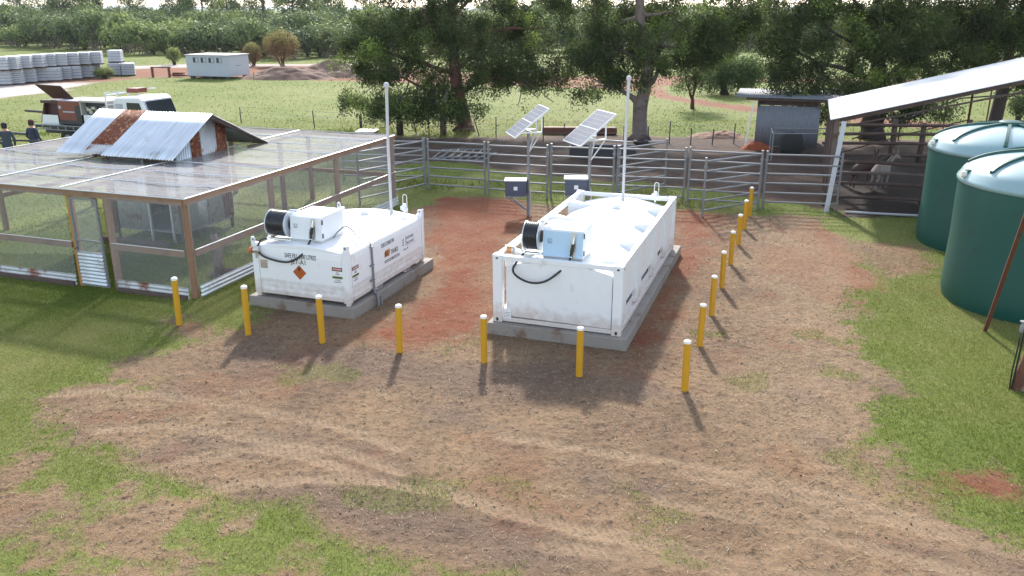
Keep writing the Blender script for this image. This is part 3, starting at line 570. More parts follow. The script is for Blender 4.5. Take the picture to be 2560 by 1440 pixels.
def plate(parent, x, y, z, w_, h_, rot, m='tan'):
    mb = MB(); mb.box(-w_ / 2, w_ / 2, -.003, 0, -h_ / 2, h_ / 2); q = part('rating_plate', mb, m, parent); q.location = (x, y, z); q.rotation_euler = (0, 0, R(rot))
    mb = MB()
    for i in range(4): mb.box(-w_ / 2 + .015, w_ / 2 - .02 - .015 * (i % 2), -.0045, -.0035, h_ / 2 - .085 - i * .03, h_ / 2 - .077 - i * .03)
    part('print_line', mb, 'greyink', q); return q
plate(LT, .27, .029, .18, .17, .20, 0, 'signwhite')
text('1L1 BE 62', .15, 'greyink', LT, (xr + .0145, 2.52, .58), (0, -90, 90), sx=.85)
# ================================================================ SMALLER TANK
ST = thing('pallet_fuel_tank', 'smaller white fuel tank with an orange diamond placard, on the smaller slab', 'fuel tank', (-5.2, 16.17, .222), -19.7)
W2, L2, H2 = 2.15, 3.36, 1.07
n = 14; arch = [(.0 + W2 * i / n, H2 - .02 + .10 * math.sin(math.pi * i / n)) for i in range(n + 1)]
mb = MB(); mb.prism([(.012, .16)] + [(min(max(a, .012), W2 - .012), b) for a, b in arch] + [(W2 - .012, .16)], (0, .012, 0), (1, 0, 0), (0, 0, 1), (0, L2 - .024, 0)); part('tank_body', mb, 'white', ST, smooth='auto', bevel=.01)
# front and side skins: upper part stands proud, folds in, and flares out again at the foot
fold = [(0, 1.03), (-.012, .92), (-.014, .40), (.004, .32), (.006, .22), (-.006, .17), (-.006, .12), (.02, .12), (.03, 1.03)]
mb = MB(); mb.prism(fold, (.13, 0, 0), (0, 1, 0), (0, 0, 1), (W2 - .26, 0, 0)); part('front_skin', mb, 'white', ST)
mb = MB(); mb.prism([(W2 - a, b) for a, b in fold], (0, .12, 0), (1, 0, 0), (0, 0, 1), (0, L2 - .24, 0)); part('side_skin', mb, 'white', ST)
mb = MB(); mb.box(.13, W2 - .13, -.016, .01, .085, .165); mb.box(W2 - .01, W2 + .016, .12, L2 - .12, .085, .165); mb.box(-.016, .01, .12, L2 - .12, .085, .165); part('base_rail', mb, 'white', ST, bevel=.004)
for cx, cy in ((0, 0), (1, 0), (1, 1), (0, 1)):
    x0 = -.02 if cx == 0 else W2 - .12; y0 = -.02 if cy == 0 else L2 - .10
    mb = MB(); mb.prism([(0, 0), (.14, 0), (.14, 1.06), (0, 1.06)], (x0, y0, .06), (1, 0, 0), (0, 0, 1), (0, .12, 0)); mb.box(x0 + .03, x0 + .11, y0 + .02, y0 + .10, 0, .06); q = part('corner_leg', mb, 'white', ST, bevel=.006)
    mb = MB(); s_ = 1 if cx == 0 else -1; xx = x0 if cx == 0 else x0 + .14
    out = [(0, 0), (.10, 0), (.10, .09), (.085, .115), (.015, .115), (0, .09)]
    mb.prism([(a * s_, b) for a, b in out], (xx, y0 + .005, 1.12), (1, 0, 0), (0, 0, 1), (0, .014, 0)); mb.prism(out, (xx + (.014 if s_ > 0 else -.014), y0 + (.0 if cy == 0 else .02), 1.12), (0, 1, 0), (0, 0, 1), (-.014 * s_, 0, 0))
    lg = part('lifting_lug', mb, 'white', q, bevel=.003)
    mb = MB(); mb.prism([(.022 * math.cos(k * math.pi / 6), .022 * math.sin(k * math.pi / 6)) for k in range(12)], (xx + s_ * .05, y0 + .003, 1.185), (1, 0, 0), (0, 0, 1), (0, .001, 0)); part('lug_eye', mb, 'greyink', lg)
for yy in (1.05, 2.35):
    mb = MB(); mb.box(W2 - .25, W2 + .02, yy, yy + .26, .02, .10); q = part('fork_pocket', mb, 'white', ST, bevel=.006); mb = MB(); mb.box(W2 + .0205, W2 + .0215, yy + .02, yy + .24, .035, .085); part('pocket_opening', mb, 'greyink', q)
cabinet(ST, .70, 1.42, .26, 1.16, 1.10, 1.67, 'cabinet')
reel(ST, .20, .66, .42, 1.45, .27)
hose([(.20, .20, 1.17), (.13, .10, 1.15), (.14, -.04, 1.02), (.25, -.08, .90), (.50, -.09, .83), (.80, -.09, .81), (1.02, -.08, .88), (1.16, .02, 1.0), (1.21, .18, 1.18), (1.21, .235, 1.225)], .021, 'delivery_hose', 'black', ST)
vents(ST, (1.50, 3.10), (.98, 2.80), (1.80, 3.16), 3.95, 1.13)
mb = MB()
for x, y in ((1.62, 1.0), (1.80, .80), (1.95, .66), (1.5, 1.15)): mb.box(x, x + .06, y, y + .02, 1.075, 1.12)
part('lid_stud', mb, 'cabinet', ST)
hose([(1.43, .72, 1.16), (1.50, .80, 1.28), (1.60, .92, 1.36), (1.70, 1.00, 1.28), (1.80, 1.02, 1.14), (1.98, .98, 1.13), (2.12, .92, 1.10), (2.185, .90, .98)], .014, 'cable', 'greyink', ST)
mb = MB(); mb.tube([(2.185, .90, 1.0), (2.187, .91, .6), (2.187, .92, .12)], .022, 10); mb.tube([(2.187, .92, .12), (2.22, .86, .03), (2.32, .80, .02)], .022, 10); mb.tube([(2.32, .80, .03), (2.34, .79, -.04), (2.34, .79, -.22)], .03, 10); mb.tube([(2.34, .90, -.02), (2.34, .90, -.22)], .03, 10)
q = part('cable_conduit', mb, 'steel', ST, smooth='auto'); mb = MB()
for zz in (.98, .60, .28, .10): mb.box(2.155, 2.21, .80 if zz < .9 else .86, .945, zz, zz + .02)
part('conduit_clip', mb, 'steel', q)
mb = MB(); mb.tube([(-.045, -.05, .975), (.03, -.05, .975)], .062, 18); q = part('fill_coupling', mb, 'orange', ST, smooth='auto', bevel=.01); mb = MB(); mb.tube([(.07, -.05, .99), (.19, -.05, .99)], .07, 18); mb.beam((.12, -.06, .93), (.10, -.06, .82), .025, .03); part('coupling_collar', mb, 'inox', q, smooth='auto')
plate(ST, .24, -.0145, .70, .17, .17, 0)
text('SAFE FILL 6500 LITRES', .135, 'ink', ST, (.74, -.0145, .885), sx=.56); text('JET-A1', .145, 'ink', ST, (.88, -.0155, .765), sx=.86)
def diamond(parent, x, y, z, s_):
    mb = MB(); mb.prism([(0, -s_), (s_, 0), (0, s_), (-s_, 0)], (x, y, z), (1, 0, 0), (0, 0, 1), (0, -.002, 0)); q = part('hazard_placard', mb, 'signwhite', parent)
    mb = MB(); k = s_ * .93; mb.prism([(0, -k), (k, 0), (0, k), (-k, 0)], (x, y - .003, z), (1, 0, 0), (0, 0, 1), (0, -.001, 0)); part('placard_face', mb, 'diamond', q)
    mb = MB(); f = s_ * .22
    mb.prism([(-f * .5, -f), (f * .5, -f), (f * .9, 0), (f * .5, f * .6), (f * .35, f * 1.5), (-f * .1, f * .9), (-f * .5, f * 1.1), (-f * .85, 0)], (x, y - .005, z + s_ * .42), (1, 0, 0), (0, 0, 1), (0, -.001, 0)); part('flame_symbol', mb, 'maroon', q); return q
diamond(ST, 1.06, -.0145, .60, .165)
def danger(parent, o, rz, w_, h_):
    q0 = MB(); q0.box(0, w_, -.003, 0, 0, h_); q = part('warning_sign', q0, 'signwhite', parent); q.location = o; q.rotation_euler = (0, 0, R(rz))
    mb = MB(); mb.box(.004, w_ - .004, -.0045, -.0035, h_ * .77, h_ - .004); part('danger_band', mb, 'ink', q)
    mb = MB(); k = 10; cx_, cz_ = w_ / 2, h_ * .88; mb.prism([(w_ * .43 * abs(math.cos(a)) ** .5 * (1 if math.cos(a) > 0 else -1), h_ * .075 * abs(math.sin(a)) ** .6 * (1 if math.sin(a) > 0 else -1)) for a in [2 * math.pi * (i + .5) / 20 for i in range(20)]], (cx_, -.0055, cz_), (1, 0, 0), (0, 0, 1), (0, -.0005, 0)); part('danger_oval', mb, 'dred', q)
    text('DANGER', h_ * .12, 'signwhite', q, (w_ * .12, -.0075, h_ * .845), sx=w_ * .76 / (h_ * .12 * 4.25))
    mb = MB(); mb.box(.004, w_ - .004, -.0045, -.0035, h_ * .33, h_ * .47); part('warning_band', mb, 'dgreen', q)
    text('WARNING', h_ * .11, 'ink', q, (w_ * .08, -.0055, h_ * .36), sx=w_ * .84 / (h_ * .11 * 4.75))
    for i, (s1, zz) in enumerate((('HIGHLY', .66), ('FLAMMABLE', .56), ('NO SMOKING', .22), ('NO NAKED LIGHTS', .10))):
        text(s1, h_ * .085, 'greyink', q, (w_ * .5, -.0045, h_ * zz), sx=.62, align='CENTER')
    return q
danger(ST, (1.80, -.0145, .45), 0, .245, .345); danger(ST, (2.1645, .12, .45), 90, .26, .33)
X_ = 2.1645
text('FESBLOCKNBAYV04', .13, 'greyink', ST, (X_, 1.33, .84), (90, 0, 90), sx=.50)
mb = MB(); mb.prism([(1.46, .60), (1.46, .70), (1.50, .745), (1.70, .745), (1.70, .66), (1.67, .60)], (X_ + .001, 0, 0), (0, 1, 0), (0, 0, 1), (.001, 0, 0)); q = part('tank_maker_logo', mb, 'copper', ST)
text('FES', .13, 'ink', q, (X_ + .003, 1.475, .625), (90, 0, 90), sx=.75); text('TANKS', .15, 'ink', q, (X_ + .001, 1.735, .60), (90, 0, 90), sx=.72)
mb = MB(); mb.box(X_, X_ + .002, 1.46, 2.13, .475, .535); part('logo_strip', mb, 'greyink', q); mb = MB(); mb.box(X_ + .0025, X_ + .003, 1.48, 1.78, .492, .500); mb.box(X_ + .0025, X_ + .003, 1.48, 1.78, .512, .518); mb.box(X_ + .0025, X_ + .003, 1.84, 2.11, .492, .500); mb.box(X_ + .0025, X_ + .003, 1.84, 2.11, .512, .518); mb.box(X_, X_ + .001, 1.46, 2.12, .562, .568); part('strip_print', mb, 'signwhite', q)
mb = MB()
for i in range(3): mb.prism([(2.28, .63 + i * .058), (2.36, .64 + i * .058), (2.38, .67 + i * .058), (2.30, .66 + i * .058)], (X_, 0, 0), (0, 1, 0), (0, 0, 1), (.002, 0, 0))
q = part('electrician_logo', mb, 'greyink', ST); text('Jetstream', .13, 'greyink', q, (X_, 2.44, .735), (90, 0, 90), sx=.78); text('Electrical', .13, 'greyink', q, (X_, 2.44, .62), (90, 0, 90), sx=.84); text('Phone: 08', .065, 'greyink', q, (X_, 2.33, .52), (90, 0, 90), sx=.85)
mb = MB(); mb.box(X_, X_ + .001, 2.44, 2.96, .594, .599); part('logo_rule', mb, 'greyink', q)
# ================================================================ SOLAR MASTS AND BATTERY BOXES
def solar(name_lab, loc, k, topz, boxlab, b, Lp, Wp, bz=.66):
    t = thing('solar_panel_mast', name_lab, 'solar panel', (*loc, 0), 0, 'solar panels on galvanised masts')
    mb = MB(); mb.tube([(0, 0, -.1), (-.0, 0, topz)], .045 * k, 12); part('mast', mb, 'steel', t, smooth='auto')
    b = Vector(b).normalized(); c = Vector((-b.y, b.x, 0)); a = (c * math.cos(R(38)) + Vector((0, 0, math.sin(R(38))))); nrm = b.cross(a) * 1.0
    if nrm.z < 0: nrm = -nrm
    ctr = Vector((-.05 * k, 0, topz + .30 * k)); o = ctr - a * Lp / 2 - b * Wp / 2
    fr = MB(); fr.prism([(0, 0), (Lp, 0), (Lp, Wp), (0, Wp)], o, a, b, -nrm * .04); p = part('panel_frame', fr, 'solar_frame', t)
    for i in range(2):
        mb = MB(); e = .028; x0, x1 = (e, Lp / 2 - e / 2) if i == 0 else (Lp / 2 + e / 2, Lp - e)
        mb.prism([(x0, e), (x1, e), (x1, Wp - e), (x0, Wp - e)], o + nrm * .002, a, b, nrm * .002); c_ = part('solar_cells', mb, 'solar', p)
        mb = MB()
        for j in range(1, 4): xx = x0 + (x1 - x0) * j / 4; mb.prism([(xx - .006, e), (xx + .006, e), (xx + .006, Wp - e), (xx - .006, Wp - e)], o + nrm * .0055, a, b, nrm * .001)
        for j in range(1, 12): yy = e + (Wp - 2 * e) * j / 12; mb.prism([(x0, yy - .001), (x1, yy - .001), (x1, yy + .001), (x0, yy + .001)], o + nrm * .0055, a, b, nrm * .0008)
        part('cell_ribbon', mb, 'solar_line', c_)
    mb = MB()
    for s_ in (-.3, .3):
        q = b * s_ * k; lo = ctr - a * .38 * k + q - nrm * .04; hi = ctr + a * .42 * k + q - nrm * .04
        zb_ = topz + .0; A = Vector((lo.x, lo.y, zb_)); B = Vector((hi.x, hi.y, zb_))
        mb.beam(A, B, .04, .04); mb.beam(B, hi, .04, .04); mb.beam(B, Vector((0, 0, topz - .62 * k)), .03, .03)
    mb.beam(Vector((0, 0, topz + .0)) - b * .34 * k, Vector((0, 0, topz)) + b * .34 * k, .045, .045)
    part('tilt_bracket', mb, 'solar_frame', t)
    # battery box hung on the mast
    B = thing('battery_box', boxlab, 'battery box', (loc[0], loc[1], bz), -4, 'battery boxes bracketed to the solar masts')
    w_, h_, d_ = .60 * k, .42 * k, .45; x1 = -.045; x0 = x1 - w_
    mb = MB(); mb.box(x0, x1, -d_ * .75, d_ * .25, 0, h_); part('case', mb, 'bluebox', B, bevel=.006)
    mb = MB(); mb.box(x0 - .025, x1 + .01, -d_ * .8, d_ * .3, h_ + .002, h_ + .022)
    li = part('lid', mb, 'white_dirty', B, bevel=.004); mb = MB()
    for i in range(4): yy = -d_ * .78 + i * d_ * .28; mb.box(x0 - .03, x1 + .015, yy, yy + .06, h_ + .023, h_ + .04)
    part('lid_rib', mb, 'cap', li, bevel=.004)
    mb = MB(); mb.box((x0 + x1) / 2 - .055, (x0 + x1) / 2 + .055, -d_ * .75 - .012, -d_ * .75 - .001, h_ * .40, h_ * .66); part('latch', mb, 'signwhite', B, bevel=.01)
    mb = MB(); mb.beam((x0 - .01, -d_ * .7, -.02), (x1, -d_ * .7, -.02), .04, .03); mb.beam((x0 - .01, d_ * .2, -.02), (x1, d_ * .2, -.02), .04, .03); mb.beam((x0 + .03, -d_ * .7, -.03), (-.03, -.06, -.48), .035, .035); mb.beam((x0 + .03, d_ * .2, -.03), (-.03, .02, -.48), .035, .035); part('bracket', mb, 'steel', B)
    mb = MB(); mb.tube([(.03, -.06, .15), (.07, -.05, .0), (.075, -.04, -.3), (.08, 0, -.6)], .02, 8); part('conduit', mb, 'pvc', B)
solar('left solar panel on a mast, standing clear of the tanks on red soil', (0.47,23.92,), 1.0, 2.47, 'slate blue battery box on the left solar mast, fully visible', (.22, -.97, 0), 1.26, 1.10)
solar('right solar panel on a mast, rising behind the long framed tank', (2.08,22.3,), 1.0, 2.50, 'slate blue battery box half hidden behind the long framed tank', (.34, -.94, 0), 1.28, 1.12, 1.03)

# ================================================================ NETTED PEN (x runs right, y runs back; front right corner at 0,0)
PEN = thing('netted_pen', 'large timber framed poultry pen roofed and walled with grey wire netting', 'poultry pen', (-6.64, 16.55, 0), -19)
PW, PD, PZ = 8.75, 9.25, 2.12
def post(x, y, h, r, m, parent=PEN, lean=(0, 0), name='post'):
    mb = MB(); mb.tube([(x, y, -.15), (x + lean[0] * .5, y + lean[1] * .5, h * .5), (x + lean[0], y + lean[1], h)], [r * 1.08, r, r * .96], 12); return part(name, mb, m, parent, smooth='auto')
for (x, y) in ((-.02, .05), (-2.02, .05), (-5.75, .05), (-PW, .05), (-.02, 3.0), (-.02, 6.0), (-.02, PD), (-2.9, 4.6 + 3.1), (-5.8, 7.7), (-PW, 3.1), (-PW, 6.2), (-2.9, PD), (-5.8, PD), (-PW, PD), (-5.75, 3.9)):
    post(x, y, PZ - .08, .075, 'timber')
post(-2.98, .02, PZ - .02, .075, 'timber_new')
def rail(a, b, h=.12, w_=.045, m='timber', name='beam'):
    mb = MB(); mb.beam(a, b, w_, h); return part(name, mb, m, PEN)
rail((.03, -.045, PZ - .04), (-2.98, -.045, PZ - .04), .14, .05); rail((-2.985, -.045, PZ - .04), (-PW, -.045, PZ - .04), .14, .05)
rail((.065, -.06, PZ - .04), (.065, 4.6, PZ - .04), .14, .05); rail((.065, 4.603, PZ - .04), (.065, PD + .05, PZ - .04), .14, .05)
rail((.06, PD + .03, PZ - .04), (-PW, PD + .03, PZ - .04), .12); rail((-PW - .05, 0, PZ - .04), (-PW - .05, PD, PZ - .04), .12)
rail((-.10, -.03, .98), (-1.95, -.03, .98), .14); rail((-3.06, -.03, .92), (-PW, -.03, .92), .14)
rail((.055, .10, .98), (.055, PD, .98), .14); rail((-.05, PD, .95), (-PW, PD, .95), .12); rail((-PW, .1, .95), (-PW, PD, .95), .12)
for x in (-3.2, -5.5): rail((x, .0, PZ - .09), (x, 3.0, PZ - .09), .09, .045)
rail((-3.2, 6.6, PZ - .09), (-3.2, PD, PZ - .09), .09); rail((-5.5, 6.6, PZ - .09), (-5.5, PD, PZ - .09), .09)
def net(name, o, u, v, nu, nv, m, sag=0., hole=None):
    o, u, v = map(Vector, (o, u, v)); mb = MB(); vs = []; fs = []
    for j in range(nv + 1):
        for i in range(nu + 1):
            a, b = i / nu, j / nv; p = o + u * a + v * b
            p.z -= sag * (math.sin(a * math.pi * 3) ** 2) * (.3 + .7 * abs(math.sin(b * math.pi * 7))) + rnd.uniform(0, sag * .3); vs.append(p)
    for j in range(nv):
        for i in range(nu):
            c = o + u * ((i + .5) / nu) + v * ((j + .5) / nv)
            if hole and hole[0] < c.x < hole[1] and hole[2] < c.y < hole[3]: continue
            fs.append((j * (nu + 1) + i, j * (nu + 1) + i + 1, (j + 1) * (nu + 1) + i + 1, (j + 1) * (nu + 1) + i))
    mb.add(vs, fs); return part(name, mb, m, PEN, smooth=True)
SX0, SX1, SY0, SY1 = -5.25, -3.12, 3.52, 5.58          # chicken house footprint in pen coordinates
net('roof_netting', (-PW, 0, PZ + .035), (PW + .07, 0, 0), (0, PD, 0), 70, 74, 'net_top', .05, (SX0 - .02, SX1 + .04, SY0 - .02, SY1 + .06))
net('front_netting', (-1.98, -.075, .2), (1.98, 0, 0), (0, 0, PZ - .25), 4, 4, 'net_side'); net('front_netting', (-PW, -.075, .2), (PW - 3.05, 0, 0), (0, 0, PZ - .25), 8, 4, 'net_side')
net('side_netting', (.10, 0, .2), (0, PD, 0), (0, 0, PZ - .25), 8, 4, 'net_side'); net('side_netting', (-PW - .08, 0, .2), (0, PD, 0), (0, 0, PZ - .25), 8, 4, 'net_side'); net('back_netting', (-PW, PD + .06, .2), (PW, 0, 0), (0, 0, PZ - .25), 8, 4, 'net_side')
for y in (1.1, 2.25, 3.42, 5.7, 6.9, 8.1):
    mb = MB()
    if y in (3.42,) : mb.tube([(-PW, y, PZ + .045), (.09, y, PZ + .045)], .013, 6)
    else: mb.tube([(-PW, y, PZ + .04), (-4.4, y, PZ + .02), (.09, y, PZ + .045)], .013, 6)
    part('net_seam', mb, 'solar_frame', PEN)
for x in (-3.2, -5.5):
    for ya, yb in ((0, 3.5), (5.62, PD)): mb = MB(); mb.tube([(x, ya, PZ + .04), (x, yb, PZ + .04)], .014, 6); part('roof_wire', mb, 'solar_frame', PEN)
for a, b in (((.1, -.08, PZ + .035), (-PW, -.08, PZ + .035)), ((.10, -.06, PZ + .038), (.10, PD, PZ + .038)), ((.1, PD + .06, PZ + .04), (-PW, PD + .06, PZ + .04)), ((-PW - .07, 0, PZ + .04), (-PW - .07, PD, PZ + .04))):
    mb = MB(); mb.tube([a, b], .012, 6); part('edge_wire', mb, 'solar_frame', PEN)
for a, b in (((-.1, -.06, 1.055), (-1.95, -.06, 1.055)), ((.08, .1, 1.055), (.08, PD, 1.055)), ((-3.06, -.06, .995), (-PW, -.06, .995))):
    mb = MB(); mb.tube([a, b], .009, 6); part('net_batten', mb, 'solar_frame', PEN)
# corrugated skirting, waves stacked vertically
def skirt(a, b, z0, z1, m, out):
    a = Vector(a); b = Vector(b); mb = MB(); o = Vector((a.x, a.y, z0)) + Vector(out); mb.corr(o, (0, 0, z1 - z0), (b - a), .011, .085, 6, .002)
    return part('skirting_sheet', mb, m, PEN, solid=.003, smooth=True)
skirt((-.07, 0, 0), (-1.92, 0, 0), .02, .26, 'zinc_old', (0, -.09, 0)); skirt((-3.06, 0, 0), (-5.8, 0, 0), .02, .26, 'zinc_old', (0, -.09, 0)); skirt((-5.75, 0, 0), (-PW, 0, 0), .0, .24, 'zinc_old', (0, -.10, 0))
skirt((0, .06, 0), (0, 4.7, 0), .02, .30, 'zinc', (.12, 0, 0)); skirt((0, 4.6, 0), (0, PD, 0), .02, .30, 'zinc', (.135, 0, 0))
mb = MB(); mb.beam((-.1, -.12, .05), (-1.9, -.12, .03), .05, .10); mb.beam((-3.1, -.12, .04), (-PW, -.13, .02), .05, .12); part('rotting_board', mb, 'timber_old', PEN)
# door
mb = MB()
for x in (-2.87, -2.17): mb.beam((x, -.09, .04), (x, -.09, 2.0), .045, .045)
for z in (.06, .80, 1.06, 1.98): mb.beam((-2.89, -.09, z), (-2.15, -.09, z), .04, .04)
dr = part('gate', mb, 'steel', PEN)
mb = MB(); mb.corr((-2.86, -.125, .06), (0, 0, .76), (.68, 0, 0), .013, .080, 1); part('lower_panel', mb, 'zinc', dr, smooth=True, solid=.003)
mb = MB(); mb.prism([(0, 0), (.66, 0), (.66, 1.15), (0, 1.15)], (-2.85, -.085, .84), (1, 0, 0), (0, 0, 1), (0, .002, 0)); part('gate_netting', mb, 'net_side', dr)
mb = MB(); mb.beam((-2.93, -.12, .86), (-2.83, -.13, .90), .02, .02); part('latch', mb, 'dark', dr)
# ---- chicken house standing inside the pen
CH = thing('chicken_house', 'raised corrugated iron chicken house poking through the pen netting, one roof sheet rusty', 'chicken house', (-6.64, 16.55, 0), -19)
ridge, eave, ry, e0, e1 = 3.20, 2.30, 4.62, 3.00, 6.45
rx0, rx1 = -6.38, -2.72
zf = lambda y: eave + (ridge - eave) * (y - e0) / (ry - e0) if y <= ry else ridge - (ridge - 2.38) * (y - ry) / (e1 - ry)
def roofsheet(xa, xb, ya, yb, m, name='roof_sheet', lift=0., parent=CH):
    mb = MB(); mb.corr((xb, ya, zf(ya) + lift), (xa - xb, 0, 0), (0, yb - ya, zf(yb) - zf(ya)), .017, .090, 4); return part(name, mb, m, parent, smooth=True, solid=.003)
roofsheet(rx0, -5.50, e0 - .03, ry, 'zinc_roof'); roofsheet(-5.53, -4.86, 3.32, ry + .02, 'rust', 'rusty_roof_sheet', .012); roofsheet(-5.53, -4.86, e0 + .0, 3.40, 'zinc_old', 'roof_sheet')
roofsheet(-4.90, -4.05, e0 - .05, ry + .03, 'zinc_roof', lift=.006); roofsheet(-4.08, -3.35, e0 - .04, ry, 'zinc_roof'); roofsheet(-3.40, rx1, e0 - .06, ry, 'zinc_roof', lift=.008)
roofsheet(rx0 + .1, rx1 + .02, ry, 5.75, 'zinc_dull', lift=-.01); roofsheet(-5.4, rx1 + .08, 5.6, e1 + .5, 'zinc_dull', 'back_roof_sheet', -.05)
mb = MB(); mb.box(SX0 + .02, SX1 - .02, SY0 + .03, SY0 + .06, 1.95, 2.15); mb.box(SX0 - .0, SX1 + .02, e0 + .15, e0 + .22, 2.20, 2.30); part('front_beam', mb, 'timber_old', CH)
for a_, b_ in (((SX1, SY0, 2.2), (SX1, e0 + .05, 2.24)), ((SX0, SY0, 2.2), (SX0, e0 + .05, 2.24)), ((rx1 - .06, ry, ridge - .08), (rx1 - .06, 6.9, 2.12))): mb = MB(); mb.beam(a_, b_, .05, .07); part('rafter', mb, 'timber_old', CH)
def wall(o, u, zb, zt, m, name='wall_sheet'):
    """corrugated wall; top edge follows the roof line"""
    o = Vector(o); u = Vector(u); L = u.length; cols = int(L / .09 * 6); nn = Vector((u.y, -u.x, 0)).normalized(); vs = []
    for i in range(cols + 1):
        p = o + u * (i / cols) + nn * (.015 * math.cos(i / cols * L / .090 * 2 * math.pi)); zt_ = min(zf(p.y), 9) - .02 if zt is None else zt
        vs += [(p.x, p.y, zb), (p.x, p.y, zt_)]
    mb = MB(); mb.add(vs, [(2 * i, 2 * i + 2, 2 * i + 3, 2 * i + 1) for i in range(cols)]); return part(name, mb, m, CH, smooth=True, solid=.003)
fz = .30
wall((SX0, SY0, 0), (.82, 0, 0), fz, 2.12, 'zinc_old'); wall((SX0 + .82, SY0 + .01, 0), (.30, 0, 0), fz - .02, 2.12, 'zinc'); wall((SX1 - .28, SY0, 0), (.26, 0, 0), fz, 2.12, 'zinc_old')
wall((SX1, SY0, 0), (0, .62, 0), fz - .02, None, 'zinc'); wall((SX1 + .012, SY0 + .60, 0), (0, .42, 0), fz + .9, None, 'rust', 'rusty_wall_sheet'); wall((SX1 - .005, SY0 + .60, 0), (0, .42, 0), fz, 1.25, 'zinc_old'); wall((SX1, SY0 + 1.0, 0), (0, .65, 0), fz, None, 'zinc_old'); wall((SX1 + .012, SY0 + 1.63, 0), (0, .42, 0), fz, None, 'rust', 'rusty_wall_sheet')
wall((SX0, SY1, 0), (0, SY0 - SY1, 0), fz, None, 'zinc_old'); wall((SX1, SY1, 0), (SX0 - SX1, 0, 0), fz, 2.5, 'zinc_old')
mb = MB(); mb.box(SX0 + .02, SX1 - .02, SY0 + .02, SY1 - .02, fz - .06, fz); part('floor', mb, 'zinc_dull', CH)
for x in (SX0 + .03, SX0 + 1.12, SX1 - .32, SX1 - .05): mb = MB(); mb.beam((x, SY0 - .02, .0), (x, SY0 - .02, 2.1), .05, .05); part('door_post', mb, 'zinc' if -4.3 < x < -3.2 else 'timber_old', CH)
for x, y in ((SX0 + .05, SY1 - .05), (SX1 - .05, SY1 - .05), (SX1 - .05, SY0 + .05)): mb = MB(); mb.beam((x, y, 0), (x, y, fz), .07, .07); part('stump', mb, 'timber_old', CH)
mb = MB(); mb.box(SX0 - .1, SX1 - .1, SY0 - .55, SY0 - .40, .02, .14); q = part('step_log', mb, 'timber_old', CH, bevel=.03)
# stump, leaning branch and brush inside the pen
mb = MB(); p_ = Vector((*(-6.63,18.14,), 0)); mb.tube([p_ + Vector(a) for a in ((0, 0, -.05), (-.04, .02, .3), (.0, .04, .55), (-.10, .1, .95))], [.13, .10, .09, .075], 10); mb.tube([p_ + Vector(a) for a in ((0, 0, .25), (-.22, -.05, .02), (-.34, -.1, -.05))], [.05, .04, .03], 8); mb.tube([p_ + Vector(a) for a in ((.05, 0, .12), (.3, .15, .1), (.5, .2, .02))], [.07, .05, .03], 8)
tag(part('tree_stump', mb, 'bark', smooth=True), 'grey branching tree stump inside the netted pen near its front right corner', 'stump')
# ================================================================ STOCK PANELS
def panel(a, b, h, label, npost=2, rails=6, group='galvanised cattle panels around the yard'):
    a = Vector((*a, 0)); b = Vector((*b, 0)); L = (b - a).length; rz = math.degrees(math.atan2(b.y - a.y, b.x - a.x))
    t = thing('cattle_panel', label, 'cattle panel', tuple(a), rz, group)
    for x in (0, L):
        mb = MB(); mb.tube([(x, 0, -.05), (x, 0, h)], .034, 10); mb.lathe([(.04, h), (.04, h + .02), (.0, h + .03)], 10, (x, 0, 0)); part('upright', mb, 'steel', t, smooth='auto')
    for i in range(rails):
        z = .20 + (h - .09 - .20) * i / (rails - 1); mb = MB(); s_ = rnd.uniform(-.008, .008); mb.tube([(.01, 0, z), (L / 2, 0, z + s_), (L - .01, 0, z)], .029, 8); part('rail', mb, 'steel', t, smooth='auto')
    for x in (0, L):
        mb = MB(); mb.lathe([(.045, 0), (.045, .05)], 10, (x, 0, h * .84)); part('pin_lug', mb, 'steel', t, smooth='auto')
    return t
panel((-2.78,27.61,), (-0.89,26.98,), 1.70, 'cattle panel in the yard front row, beside the netted pen corner, panels lying behind it')
panel((-0.76,26.85,), (1.11,26.25,), 1.70, 'cattle panel of the front row right behind the left solar mast')
panel((1.25,26.43,), (3.18,25.96,), 1.72, 'cattle panel of the front row behind the right solar mast, black trough behind it')
panel((3.31,26.02,), (5.34,25.62,), 1.72, 'cattle panel of the front row rising behind the back right corner of the long tank')
panel((5.42,25.34,), (7.41,24.69,), 1.78, 'cattle panel of the front row right behind the swung open gate')
panel((7.64,24.96,), (9.75,24.59,), 1.72, 'rightmost cattle panel of the front row, ending at the white shed post')
panel((5.55,23.78,), (7.51,25.01,), 1.72, 'cattle panel gate swung open toward the farthest bollard', group='galvanised cattle panels around the yard')
panel((-2.9,27.67,), (-4.71,25.39,), 1.72, 'cattle panel running from the front row toward the netted pen side')
panel((5.12,27.67,), (3.4,26.31,), 1.68, 'cattle panel standing behind the front row, angled back toward the large tree')
panel((-3.08,28.96,), (-5.93,29.18,), 1.5, 'cattle panel seen through the netting behind the pen')
for z_, off, lab in ((.05, 0, 'lower of two cattle panels lying flat on the yard soil'), (.15, .12, 'upper of two cattle panels lying stacked flat on the yard soil')):
    t = thing('loose_cattle_panel', lab, 'cattle panel', (*(-3.18,33.15,), z_), -3 + off * 60, 'cattle panels lying on the ground')
    for y in (0, 1.9): mb = MB(); mb.tube([(0 + y * .2, y, 0), (2.1 + y * .2, y, 0)], .024, 8); part('upright', mb, 'steel', t, smooth='auto')
    for i in range(7): x = .05 + i * .33; mb = MB(); mb.tube([(x, 0, 0), (x + .38, 1.9, 0)], .022, 8); part('rail', mb, 'steel', t, smooth='auto')
